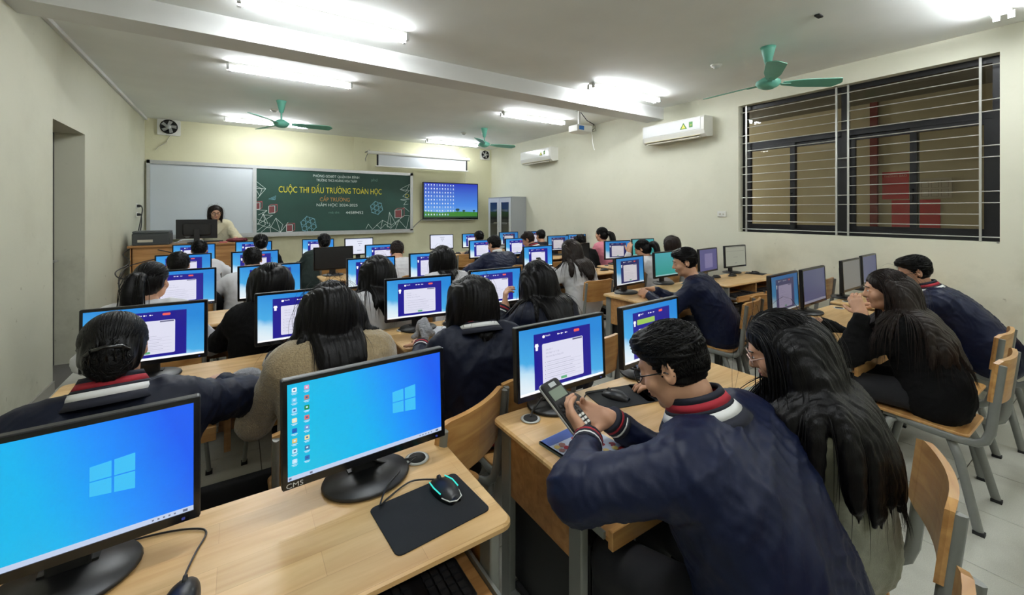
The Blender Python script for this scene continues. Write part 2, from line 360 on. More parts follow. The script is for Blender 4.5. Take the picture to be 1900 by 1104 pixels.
struct('trim_10', MB().box(XO-0.9, XO, 0.2, 0.62, 0, 3.1), cw)
struct('trim_11', MB().box(XO-0.04, XO, 4.35, 5.2, 0, 2.2), mat('corridor_door', srgb(150, 135, 110), 0.6))
# ------------------------------------------------------------------ ceiling lights
tube_m = emis('fluorescent_tube', (0.93, 0.97, 1.0), TUBE_STRENGTH)
def ceiling_light():
    t = empty('ceiling_light'); L_ = 0.61
    MB().slab(-L_, L_, -0.045, 0.045, 0.045, 0.079, r=0.01).obj('housing', M['white'], t)
    for s_ in (-1, 1):
        MB().tube([(-L_+0.02, s_*0.038, 0.024), (L_-0.02, s_*0.038, 0.024)], 0.0135, n=8).obj('tube', tube_m, t)
        for e_ in (-1, 1): MB().box(e_*L_-0.012, e_*L_+0.012, s_*0.038-0.018, s_*0.038+0.018, 0.004, 0.06).obj('lamp_holder', M['whitemetal'], t)
    return t
spots = [(0.62, 3.57, 'near left of the beam, above the second column'), (0.53, 5.28, 'beyond the beam on the left side of the ceiling'), (0.44, 8.3, 'behind the left ceiling fan, close to the front wall'),
         (4.0, 8.5, 'beside the far right ceiling fan, close to the front wall'), (4.05, 5.52, 'on the ceiling just left of the projector'), (4.16, 3.69, 'on the right side of the ceiling, near side of the beam'),
         (4.33, 0.63, 'cut by the top right edge of the view'), (0.62, 0.9, 'outside the view, above the camera on the left'), (0.6, -1.4, 'at the back of the room on the left'), (4.3, -1.4, 'at the back of the room on the right')]
L0 = ceiling_light(); snap(L0)
for i, (x, y, d) in enumerate(spots):
    o = L0 if i == 0 else copy_tree(L0); o.location = (x, y, H_CEIL-0.08)
    tag(o, 'twin tube ceiling light '+d, 'light', 'fluorescent ceiling lights')

# ------------------------------------------------------------------ ceiling fans
def blade_mesh():
    mb = MB(); V = []; N = 14
    for i in range(N+1):
        u = i/N; r = 0.13+0.53*u; wd = (0.030+0.030*min(1, u*3)+0.016*u)*(1 if u < 0.9 else math.sqrt(max(0.02, 1-((u-0.9)/0.1)**2)))
        for s_ in (-1, 1):
            for z in (-0.003, 0.003): V.append((r, s_*wd-0.012*u, z - s_*wd*0.24))
    F = []
    for i in range(N):
        a = i*4; b = a+4
        F += [(a, b, b+2, a+2), (a+1, a+3, b+3, b+1), (a, a+1, b+1, b), (a+2, b+2, b+3, a+3)]
    F += [(0, 2, 3, 1), (N*4, N*4+1, N*4+3, N*4+2)]
    mb.add(V, F); mb.box(0.06, 0.2, -0.02, 0.02, -0.008, -0.003)
    return mb.mesh('blade', M['green_fan'])
BL = blade_mesh()
def ceiling_fan(x, y, angs, z, label):
    t = empty('ceiling_fan', (x, y, z)); tag(t, label, 'fan', 'green ceiling fans')
    MB().lathe([(0.0, -0.055), (0.045, -0.05), (0.085, -0.03), (0.105, 0.0), (0.1, 0.02), (0.06, 0.045), (0.03, 0.06), (0.0, 0.062)], 24).obj('motor', M['green_fan'], t)
    MB().tube([(0, 0, 0.05), (0, 0, H_CEIL-z-0.03)], 0.011).obj('rod', M['green_fan'], t)
    h = H_CEIL-z
    MB().lathe([(0.018, h-0.17), (0.028, h-0.16), (0.058, h-0.03), (0.066, h-0.004), (0.0, h-0.002)], 20).obj('canopy', M['green_fan'], t)
    for a in angs: mkobj('blade', BL, t, (0, 0, 0), (0, 0, R(a)))
ceiling_fan(0.519, 6.70, (-3, 113, 236), 2.725, 'green three blade ceiling fan on the left, in front of the blackboard')
ceiling_fan(3.86, 6.84, (-3, 107, 232), 2.748, 'green three blade ceiling fan farther away above the television')
ceiling_fan(4.19, 1.99, (-36, 90, 212), 2.705, 'large near green three blade ceiling fan beside the window')

def detector(x, y, label):
    t = empty('smoke_detector', (x, y, H_CEIL)); tag(t, label, 'detector', 'smoke detectors')
    MB().lathe([(0.0, -0.02), (0.05, -0.018), (0.055, 0), (0, 0.0)], 18).obj('base', M['white'], t)
    MB().lathe([(0.0, -0.045), (0.022, -0.043), (0.036, -0.019), (0, -0.018)], 18).obj('sensor', M['whitemetal'], t)
detector(0.472, 7.35, 'small white ceiling detector behind the rod of the left fan')
detector(3.75, 7.475, 'small white ceiling detector left of the far right fan')
detector(4.238, 2.531, 'white ceiling detector left of the near fan')
tag(MB().slab(-0.04, 0.04, -0.02, 0.02, -0.012, 0, r=0.01).obj('ceiling_hook', M['rubber'], None, (3.85, 1.45, H_CEIL)), 'small dark fitting on the ceiling above the near fan', 'fitting')

# ------------------------------------------------------------------ projector
p = empty('projector', (4.42, 4.83, 2.76)); tag(p, 'white projector hanging from the ceiling beside the beam', 'projector')
MB().slab(-0.15, 0.15, -0.11, 0.11, -0.05, 0.05, r=0.02, ch=0.008).obj('body', M['white'], p)
MB().lathe([(0.0, 0), (0.03, 0.0), (0.034, 0.02), (0.024, 0.024), (0, 0.018)], 16, mtx=Matrix.Translation((-0.07, 0.108, 0)) @ Matrix.Rotation(R(-90), 4, 'X')).obj('lens', M['blackgloss'], p)
MB().tube([(-0.02, 0, 0.05), (-0.02, 0, H_CEIL-2.76-0.01)], 0.02).box(-0.07, 0.03, -0.05, 0.05, H_CEIL-2.76-0.012, H_CEIL-2.76).obj('mount', M['whitemetal'], p)
MB().slab(-0.125, -0.03, -0.03, 0.03, 0, 0.002, r=0.004, mtx=Matrix.Translation((0, -0.112, 0)) @ Matrix.Rotation(R(90), 4, 'X')).obj('sticker', mat('blue_sticker', srgb(40, 110, 190), 0.5), p)
MB().tube([(0, 0, H_CEIL-2.76-0.02), (0.06, -0.08, 0.13), (0.15, -0.12, 0.08), (0.2, -0.1, 0.02), (0.18, -0.06, -0.01), (0.15, -0.04, 0)], 0.006).tube([(0.05, -0.1, 0.12), (0.17, -0.14, 0.06), (0.21, -0.12, -0.02), (0.15, -0.1, -0.03)], 0.005).obj('black_cable', M['black'], p)
MB().tube([(0.15, -0.07, -0.02), (0.17, -0.08, -0.1), (0.175, -0.08, -0.2), (0.2, -0.08, -0.28), (0.22, -0.08, -0.31)], 0.007).obj('white_cable', M['white'], p)

# ------------------------------------------------------------------ air conditioners
def air_con(y0, y1, label):
    t = empty('air_conditioner', (XR, (y0+y1)/2, 2.50)); tag(t, label, 'air conditioner', 'wall air conditioners'); h = (y1-y0)/2
    prof = [(0, 0.02), (-0.14, 0.0), (-0.185, 0.035), (-0.205, 0.09), (-0.205, 0.25), (-0.19, 0.275), (0, 0.28)]
    m = MB(); V = [(x, s_*h, z) for s_ in (-1, 1) for x, z in prof]; n = len(prof)
    m.add(V, [tuple(range(n)), tuple(range(n, 2*n))[::-1]]+[(i, n+i, n+(i+1) % n, (i+1) % n) for i in range(n)]); m.obj('body', M['white'], t)
    MB().slab(-h+0.05, h-0.012, 0.098, 0.262, -0.004, 0.004, r=0.008, mtx=Matrix(((0,0,-1,-0.206),(1,0,0,0),(0,1,0,0),(0,0,0,1)))).obj('front_panel', mat('glossy_white', srgb(232, 234, 234), 0.12), t)
    MB().box(-0.178, -0.10, -h+0.09, h-0.05, -0.006, 0.012).obj('louvre', M['cream'], t)
    MB().box(-0.199, -0.15, -h+0.07, h-0.04, 0.022, 0.030).obj('outlet_strip', mat('cream_strip', srgb(205, 195, 160), 0.5), t)
    # energy sticker and small green sticker near the end towards the camera
    m = MB(); y = -h+0.30; X = -0.2115
    m.poly([(X, y+0.055, 0.13), (X, y-0.055, 0.13), (X, y, 0.22)], 0); m.poly([(X-0.0004, y+0.032, 0.14), (X-0.0004, y-0.032, 0.14), (X-0.0004, y, 0.195)], 1)
    m.poly([(X, y-0.085, 0.14), (X, y-0.14, 0.14), (X, y-0.14, 0.215), (X, y-0.085, 0.215)], 0); m.poly([(X-0.0004, y-0.1, 0.165), (X-0.0004, y-0.125, 0.165), (X-0.0004, y-0.125, 0.175), (X-0.0004, y-0.1, 0.175)], 1)
    m.obj('energy_sticker', [mat('sticker_green', srgb(60, 120, 50), 0.5), mat('sticker_yellow', srgb(225, 210, 90), 0.5)], t)
air_con(3.25, 4.25, 'near white wall air conditioner next to the window and beam end')
air_con(6.50, 7.54, 'far white wall air conditioner near the front corner')

# ------------------------------------------------------------------ exhaust fans on the front wall
def exhaust(x0, x1, z0, z1, label):
    s_ = (x1-x0)/2; t = empty('exhaust_fan', ((x0+x1)/2, YF, (z0+z1)/2)); tag(t, label, 'exhaust fan', 'exhaust fans')
    m = MB().slab(-s_, s_, -s_*0.86, s_*0.86, 0, 0.03, r=0.02, mtx=Matrix.Rotation(R(90), 4, 'X')); m.obj('frame', M['white'], t)
    Mx = Matrix.Translation((0, -0.031, 0.01)) @ Matrix.Rotation(R(90), 4, 'X')
    MB().lathe([(0, 0), (s_*0.76, 0), (s_*0.78, 0.012), (s_*0.7, 0.004), (0, 0.003)], 28, mtx=Mx).obj('duct', M['blackgloss'], t)
    for k in range(5):
        Mk = Mx @ Matrix.Rotation(R(72*k+10), 4, 'Z')
        m = MB(); V = [Mk @ Vector(q) for q in [(s_*0.18, -s_*0.1, 0.008), (s_*0.62, -s_*0.26, 0.006), (s_*0.68, s_*0.06, 0.012), (s_*0.2, s_*0.16, 0.016)]]
        m.add(V+[v+Vector((0, -0.003, 0)) for v in V], [(0, 1, 2, 3), (7, 6, 5, 4), (0, 4, 5, 1), (1, 5, 6, 2), (2, 6, 7, 3), (3, 7, 4, 0)]); m.obj('blade', mat('fan_blade_grey', srgb(150, 152, 150), 0.5), t)
    MB().lathe([(0, 0.004), (s_*0.22, 0.004), (s_*0.22, 0.022), (0, 0.026)], 18, mtx=Mx).obj('hub', M['whitemetal'], t)
exhaust(-1.12, -0.81, 2.79, 3.04, 'square white exhaust fan high in the left corner of the front wall')
exhaust(5.03, 5.30, 2.76, 3.03, 'square white exhaust fan high in the right corner under the far fan')
tag(MB().tube([(-0.93, YF-0.02, 2.80), (-0.98, YF-0.02, 2.72), (-1.0, YF-0.02, 2.66), (-1.1, YF-0.02, 2.58), (-1.14, YF-0.02, 2.52)], 0.006).obj('fan_cord', M['cream']), 'thin cord hanging from the left exhaust fan', 'cord')

# ------------------------------------------------------------------ whiteboard and blackboard
bd = empty('writing_board', (0, YF, 0)); tag(bd, 'wide writing board, white on the left and green with chalk lettering on the right', 'board')
m = MB(); a, b_, z0, z1 = -1.25, 3.29, 1.06, 2.35; fw = 0.055
m.box(a, b_, -0.07, 0, z1-fw, z1); m.box(a, b_, -0.07, 0, z0, z0+0.045); m.box(a, a+0.045, -0.07, 0, z0, z1); m.box(b_-0.06, b_, -0.07, 0, z0, z1)
m.obj('frame', M['alu'], bd)
MB().box(a+0.2, b_-0.02, -0.16, -0.07, z0-0.03, z0-0.005).box(a+0.2, b_-0.02, -0.165, -0.155, z0-0.03, z0+0.02).obj('tray', M['alu'], bd)
MB().box(a+0.045, 0.27, -0.045, -0.02, z0+0.045, z1-fw).obj('whiteboard', mat('whiteboard_enamel', srgb(200, 208, 214), 0.18), bd)
MB().box(0.24, 0.30, -0.066, -0.02, z0+0.045, z1-fw).obj('divider', M['alu'], bd)
MB().box(0.30, b_-0.06, -0.05, -0.02, z0+0.045, z1-fw).obj('chalkboard', mat('green_chalkboard', srgb(24, 66, 56), 0.55, noise=0.15, nscale=3), bd)
MB().box(b_-0.5, b_-0.25, -0.15, -0.10, z0-0.005, z0+0.02).obj('eraser', mat('eraser_felt', srgb(120, 105, 80), 0.9), bd)
CH = [mat('chalk_white', srgb(215, 225, 220), 0.9), mat('chalk_yellow', srgb(228, 214, 62), 0.9), mat('chalk_orange', srgb(190, 135, 70), 0.9), mat('chalk_pink', srgb(180, 90, 95), 0.9), mat('chalk_blue', srgb(120, 170, 185), 0.9), mat('chalk_faint', srgb(110, 145, 130), 0.9)]
YC = -0.0515
# board picture units: px of the crop (x 90..1760, y 110..785) mapped on to the green panel
def bx(px_, py_):
    u = (px_-90)/1670.0; 
    # undo the perspective along the board
    X0_, X1_ = 0.30, b_-0.06; d0, d1 = 7.83, 9.42
    t_ = u*d0/(d1-u*(d1-d0)) if False else u*d0/(d0*u+d1*(1-u))
    top = 110+(185-110)*u; bot = 785+(740-785)*u
    return (X0_+(X1_-X0_)*u_fix(u), (z1-fw)-(py_-top)/(bot-top)*((z1-fw)-(z0+0.045)))
def u_fix(u):
    # linear in 1/depth
    dn, df = 7.83, 9.42
    return u*dn/(df-u*(df-dn))
def chalk_line(mb, pts, wd=0.006, mi=0, y=YC, closed=False):
    P = [bx(*q) for q in pts]; 
    if closed: P.append(P[0])
    for (x0, q0), (x1, q1) in zip(P[:-1], P[1:]):
        dx, dz = x1-x0, q1-q0; l = math.hypot(dx, dz) or 1; nx, nz = -dz/l*wd/2, dx/l*wd/2
        mb.poly([(x0+nx, y, q0+nz), (x0-nx, y, q0-nz), (x1-nx, y, q1-nz), (x1+nx, y, q1+nz)], mi)
def chalk_text(txt, cx, cy, wpx, hpx, mi, name):
    mb = MB(); (X0_, _), (X1_, _) = bx(cx-wpx/2, cy), bx(cx+wpx/2, cy); zc = bx(cx, cy)[1]; zh = abs(bx(cx, cy-hpx/2)[1]-bx(cx, cy+hpx/2)[1])
    tmp = MB(); base = txt.replace('Ờ', 'O').replace('Ơ', 'O'); text_mb(tmp, base, 1.0, 0, lambda x, y, z: (x, y, z))
    w_all = max(v[0] for v in tmp.v)-min(v[0] for v in tmp.v); x_min = min(v[0] for v in tmp.v); base_zero = 0.0
    for i_, ch in enumerate(txt):
        if ch in 'ỜƠ':      # horn and grave accent as chalk strokes on a plain O
            q1 = MB(); text_mb(q1, base[:i_+1], 1.0, 0, lambda x, y, z: (x, y, z), 'LEFT'); q0 = MB(); text_mb(q0, base[:i_], 1.0, 0, lambda x, y, z: (x, y, z), 'LEFT')
            qa = MB(); text_mb(qa, base, 1.0, 0, lambda x, y, z: (x, y, z), 'LEFT'); off = x_min-min(v[0] for v in qa.v)
            xr = max(v[0] for v in q1.v)+off; xl = max(v[0] for v in q0.v)+off+0.04; yt = 0.36; xm = (xl+xr)/2
            tmp.add([(xr-0.13, yt-0.10, 0), (xr-0.09, yt-0.15, 0), (xr+0.05, yt-0.04, 0), (xr+0.05, yt+0.06, 0), (xr-0.02, yt+0.06, 0), (xr-0.02, yt-0.03, 0)], [(0, 1, 2, 5), (5, 2, 3, 4)], 0)
            if ch == 'Ờ': tmp.add([(xm-0.12, yt+0.22, 0), (xm+0.04, yt+0.08, 0), (xm+0.09, yt+0.13, 0), (xm-0.06, yt+0.27, 0)], [(0, 1, 2, 3)], 0)
    xs = [v[0] for v in tmp.v]; caps = 0.72; sx = (X1_-X0_)/(max(xs)-min(xs)); sz = zh/caps; mx_ = (max(xs)+min(xs))/2
    mb.add([((X0_+X1_)/2+(v[0]-mx_)*sx, YC, zc+v[1]*sz) for v in tmp.v], tmp.f, 0)
    mb.obj(name, CH[mi], bd)
chalk_text('PHÒNG GD&ĐT QUẬN BA ĐÌNH', 955, 198, 500, 26, 0, 'lettering')
chalk_text('TRƯỜNG THCS HOÀNG HOA THÁM', 960, 241, 440, 26, 0, 'lettering')
chalk_text('CUỘC THI ĐẤU TRƯỜNG TOÁN HỌC', 890, 345, 1120, 62, 1, 'lettering')
chalk_text('CẤP TRƯỜNG', 940, 438, 325, 40, 2, 'lettering')
chalk_text('NĂM HỌC 2024-2025', 965, 495, 445, 30, 0, 'lettering')
chalk_text('mã thi:', 935, 572, 120, 22, 5, 'lettering')
chalk_text('44589452', 1155, 573, 190, 30, 0, 'lettering')
chalk_text('phd', 1370, 232, 65, 30, 5, 'lettering')
def chalk_obj(name, lines, wd=0.006):
    mb = MB()
    for mi, pts, cl_ in lines: chalk_line(mb, pts, wd, mi, closed=cl_)
    mb.obj(name, CH, bd)
def cube_lines(cx, cy, s_, k=0.45):
    f = [(cx-s_, cy-s_*0.7), (cx+s_*0.45, cy-s_*0.8), (cx+s_*0.45, cy+s_*0.8), (cx-s_, cy+s_*0.9)]
    g_ = [(cx-s_*0.4, cy-s_*1.1), (cx+s_, cy-s_*1.15), (cx+s_, cy+s_*0.4)]
    return [(0, f, True), (3, [f[0], g_[0], g_[1], f[1]], False), (3, [g_[1], g_[2], f[2]], False)]
for q in ((268, 540, 46), (460, 735, 44), (1645, 580, 50), (108, 505, 42)):
    mb = MB(); P = [bx(q[0]-q[2]*0.9, q[1]-q[2]*0.7), bx(q[0]+q[2]*0.4, q[1]-q[2]*0.75), bx(q[0]+q[2]*0.4, q[1]+q[2]*0.75), bx(q[0]-q[2]*0.9, q[1]+q[2]*0.8)]
    mb.poly([(x, YC+0.0008, z) for x, z in P], 0); mb.obj('chalk_fill', mat('chalk_pink_fill', srgb(125, 68, 70), 0.9), bd)
    chalk_obj('chalk_drawing', cube_lines(*q), 0.009)
chalk_obj('chalk_drawing', [(0, [(92, 250), (190, 325), (100, 425)], False), (0, [(92, 320), (190, 325)], False), (0, [(92, 345), (125, 400), (150, 325), (92, 300)], False)])
chalk_obj('chalk_drawing', [(0, [(95, 545), (205, 552), (150, 600), (265, 602), (100, 700), (165, 590), (215, 690), (95, 640)], False), (0, [(165, 590), (185, 700), (95, 770)], False), (0, [(230, 680), (245, 780)], False),
    (0, [(300, 632), (245, 725), (350, 780), (375, 700), (300, 632), (350, 780), (435, 672), (375, 700), (435, 672)], False), (0, [(95, 690), (220, 735), (245, 725)], False), (0, [(140, 780), (240, 700)], False), (0, [(205, 552), (110, 600)], False)])
chalk_obj('chalk_drawing', [(4, [(222, 432), (300, 398), (290, 440)], True), (4, [(250, 430), (285, 415), (280, 432)], True)])
def ball(cx, cy, r, name):
    L_ = []
    for k in range(6):
        a = R(60*k+20); c = (cx+math.cos(a)*r*0.62, cy+math.sin(a)*r*0.62)
        L_.append((4, [(c[0]+math.cos(R(45*j))*r*0.27, c[1]+math.sin(R(45*j))*r*0.27) for j in range(8)], True))
        L_.append((4, [(cx+math.cos(a)*r*0.9, cy+math.sin(a)*r*0.9), (cx+math.cos(a+1.05)*r*0.98, cy+math.sin(a+1.05)*r*0.98)], False))
    L_.append((4, [(cx+math.cos(R(45*j))*r*0.3, cy+math.sin(R(45*j))*r*0.3) for j in range(8)], True)); chalk_obj(name, L_, 0.009)
ball(655, 700, 95, 'chalk_drawing'); ball(1395, 522, 75, 'chalk_drawing')
chalk_obj('chalk_drawing', [(0, [(1278, 742), (1305, 690), (1350, 745), (1400, 700), (1440, 740), (1490, 690), (1550, 735), (1640, 650), (1720, 735), (1752, 600)], False), (0, [(1535, 565), (1510, 720), (1555, 720), (1535, 565), (1610, 700)], False),
    (0, [(1460, 650), (1440, 735)], False), (0, [(1390, 705), (1460, 650), (1560, 700), (1700, 600), (1752, 600)], False), (0, [(1640, 650), (1600, 745)], False), (0, [(1690, 510), (1752, 560)], False)])
chalk_obj('chalk_drawing', [(0, [(1650, 328), (1755, 275), (1715, 350)], True), (0, [(1650, 328), (1755, 340), (1680, 400), (1752, 430), (1655, 435), (1720, 450), (1690, 490), (1740, 480)], False), (1, [(1728, 375), (1745, 385), (1745, 405), (1728, 415), (1710, 405), (1710, 385)], True)])

# ------------------------------------------------------------------ projection screen
t = empty('projection_screen', (0, YF, 0)); tag(t, 'rolled up projection screen hanging above the right end of the board', 'projection screen')
MB().tube([(2.24, -0.34, 2.71), (4.56, -0.34, 2.71)], 0.035, n=12).obj('casing', M['white'], t)
MB().box(2.42, 4.50, -0.345, -0.340, 2.44, 2.69).obj('screen_cloth', mat('screen_cloth', srgb(205, 210, 215), 0.7), t)
MB().box(2.415, 2.45, -0.348, -0.338, 2.45, 2.69).box(4.47, 4.505, -0.348, -0.338, 2.45, 2.69).obj('black_border', M['rubber'], t)
MB().tube([(2.39, -0.343, 2.435), (4.53, -0.343, 2.435)], 0.014).obj('weight_bar', M['white'], t)
for x in (2.27, 4.5): MB().box(x-0.015, x+0.015, -0.34, 0, 2.74, 2.755).tube([(x, -0.005, 2.5), (x, -0.02, 2.62), (x, -0.3, 2.745)], 0.008).obj('bracket', M['steel'], t)
tag(MB().tube([(4.45, YF-0.345, 2.43), (4.47, YF-0.34, 2.3), (4.46, YF-0.33, 2.18)], 0.003).obj('pull_cord', M['cream']), 'thin pull cord below the projection screen', 'cord')
# ------------------------------------------------------------------ screens
class Scr:
    """flat picture made of coloured regions on a w x h panel, origin at the centre; u right 0..1, v down 0..1; faces -Y"""
    def __init__(s, w, h): s.w = w; s.h = h; s.mb = MB(); s.mats = []; s.layer = 0
    def mi(s, m):
        if m not in s.mats: s.mats.append(m)
        return s.mats.index(m)
    def P(s, u, v): return ((u-0.5)*s.w, -0.00025*s.layer, (0.5-v)*s.h)
    def rect(s, u0, v0, u1, v1, m): s.mb.poly([s.P(u0, v1), s.P(u1, v1), s.P(u1, v0), s.P(u0, v0)], s.mi(m)); return s
    def quad(s, pts, m): s.mb.poly([s.P(*p) for p in pts], s.mi(m)); return s
    def rrect(s, u0, v0, u1, v1, r, m):
        ry = r*s.w/s.h; pts = []
        for cu, cv, a0 in ((u1-r, v0+ry, 0), (u0+r, v0+ry, 90), (u0+r, v1-ry, 180), (u1-r, v1-ry, 270)):
            for k in range(4): a = R(a0+30*k); pts.append(s.P(cu+math.cos(a)*r, cv-math.sin(a)*ry))
        s.mb.poly(pts, s.mi(m)); return s
    def text(s, txt, u, v, size, m, al='LEFT'):
        mi = s.mi(m); y = -0.00025*s.layer; cx, _, cz = s.P(u, v); text_mb(s.mb, txt, size*s.h, mi, lambda x, yy, z: (cx+x, y, cz+yy), al); return s
    def up(s): s.layer += 1; return s
    def mesh(s, name): return s.mb.mesh(name, s.mats)
def grad_emis(name, stops, axis='Z', span=0.12, strength=1.0, cloud=None, diag=0.0):
    m = bpy.data.materials.new(name); m.use_nodes = True; nt = m.node_tree; L = nt.links; b = nt.nodes['Principled BSDF']
    b.inputs['Base Color'].default_value = (0.01, 0.01, 0.01, 1); b.inputs['Roughness'].default_value = 0.35
    tc = nt.nodes.new('ShaderNodeTexCoord'); sp = nt.nodes.new('ShaderNodeSeparateXYZ'); L.new(tc.outputs['Object'], sp.inputs[0])
    src = sp.outputs[axis]
    if cloud or diag:
        n = nt.nodes.new('ShaderNodeTexNoise'); n.inputs['Scale'].default_value = 22; n.inputs['Detail'].default_value = 3; L.new(tc.outputs['Object'], n.inputs['Vector'])
        ad = nt.nodes.new('ShaderNodeMath'); ad.operation = 'MULTIPLY_ADD'; L.new(n.outputs['Fac'], ad.inputs[0]); ad.inputs[1].default_value = cloud or 0.01; L.new(src, ad.inputs[2]); src = ad.outputs[0]
    if diag:
        a2 = nt.nodes.new('ShaderNodeMath'); a2.operation = 'MULTIPLY_ADD'; L.new(sp.outputs['Z' if axis == 'X' else 'X'], a2.inputs[0]); a2.inputs[1].default_value = diag; L.new(src, a2.inputs[2]); src = a2.outputs[0]
    mr = nt.nodes.new('ShaderNodeMapRange'); mr.inputs[1].default_value = -span; mr.inputs[2].default_value = span; L.new(src, mr.inputs[0])
    cr = nt.nodes.new('ShaderNodeValToRGB'); e = cr.color_ramp.elements
    e[0].position = stops[0][0]; e[0].color = (*stops[0][1], 1); e[1].position = stops[-1][0]; e[1].color = (*stops[-1][1], 1)
    for p_, c in stops[1:-1]: q = e.new(p_); q.color = (*c, 1)
    L.new(mr.outputs[0], cr.inputs[0]); L.new(cr.outputs[0], b.inputs['Emission Color']); b.inputs['Emission Strength'].default_value = strength
    return m
SW, SH = 0.410, 0.232
def variant(k):   # k = overall panel brightness / hue, mid and dim carry grazing-view dimming in the colour
    s_ = {'bright': 1.0, 'mid': 0.72, 'dim': 0.34}[k]
    sky = grad_emis('quiz_sky_'+k, [(0.0, srgb(225, 238, 246)), (0.22, srgb(190, 224, 244)), (0.36, srgb(70, 170, 228)), (1.0, srgb(30, 132, 214))], 'Z', 0.12, s_, cloud=0.03, diag=0.25)
    if k == 'dim': nav, card, ink = srgb(78, 78, 135), srgb(200, 190, 225), srgb(150, 140, 180)
    elif k == 'mid': nav, card, ink = srgb(38, 40, 105), srgb(228, 222, 228), srgb(170, 165, 180)
    else: nav, card, ink = srgb(22, 14, 140), srgb(222, 222, 240), srgb(165, 165, 190)
    return dict(sky=sky, nav=emis('quiz_navy_'+k, nav, s_), card=emis('quiz_card_'+k, card, s_), ink=emis('quiz_ink_'+k, ink, s_), white=emis('quiz_white_'+k, (1, 1, 1), s_),
                red=emis('quiz_red_'+k, srgb(235, 95, 85), s_), green=emis('quiz_green_'+k, srgb(95, 175, 125), s_), tag=emis('quiz_tag_'+k, srgb(95, 95, 130), s_), bar=emis('quiz_bar_'+k, srgb(150, 195, 90), s_))
VAR = {k: variant(k) for k in ('bright', 'mid', 'dim')}
def quiz(k, style=0):
    V = VAR[k]; s = Scr(SW, SH); s.rect(0, 0, 1, 1, V['sky'])
    s.up(); s.rect(0.16, 0.10, 0.84, 0.955, V['nav']); s.rect(0, 0.965, 1, 1, V['white']) if style != 2 else None
    s.up(); cv = 0.27 if style != 1 else 0.42
    s.rrect(0.25, cv, 0.74, 0.90, 0.012, V['card'])
    # shirt shaped mascot-free marker: a small white figure of a head and a body
    s.quad([(0.175, 0.25), (0.205, 0.25), (0.213, 0.29), (0.204, 0.30), (0.203, 0.355), (0.178, 0.355), (0.177, 0.30), (0.168, 0.29)], V['white'])
    s.rrect(0.255, 0.135, 0.285, 0.18, 0.012, V['white']); s.text('Nguyễn', 0.29, 0.148, 0.032, V['white'])
    for u in (0.43, 0.47, 0.52): s.rrect(u, 0.145, u+0.014, 0.17, 0.005, V['white']); s.rect(u+0.018, 0.152, u+0.028, 0.163, V['white'])
    s.rrect(0.63, 0.135, 0.70, 0.18, 0.01, V['red'])
    if style == 1: s.rrect(0.23, 0.24, 0.55, 0.34, 0.008, V['bar'])
    s.up(); s.rect(0.61, cv+0.01, 0.73, cv+0.035, V['tag'])
    rnd = random.Random(style*7+3)
    s.text('Câu hỏi 1', 0.29, cv+0.10, 0.036, V['ink'])
    if style != 2:
        s.text('Cho f(x) = x² + √y', 0.29, cv+0.155, 0.036, V['ink']); s.text('Hãy chọn đáp án đúng nhất', 0.29, cv+0.21, 0.032, V['ink'])
    for j in range(5):
        v = cv+0.29+0.062*j
        if v < 0.82: s.rect(0.28, v, 0.285, v+0.012, V['tag']); s.rect(0.30, v, 0.55+rnd.uniform(0, 0.14), v+0.006, V['ink']); s.rect(0.28, v+0.034, 0.71, v+0.0365, V['ink'])
    s.rrect(0.46, 0.845, 0.53, 0.885, 0.006, V['green'])
    return s.mesh('display')
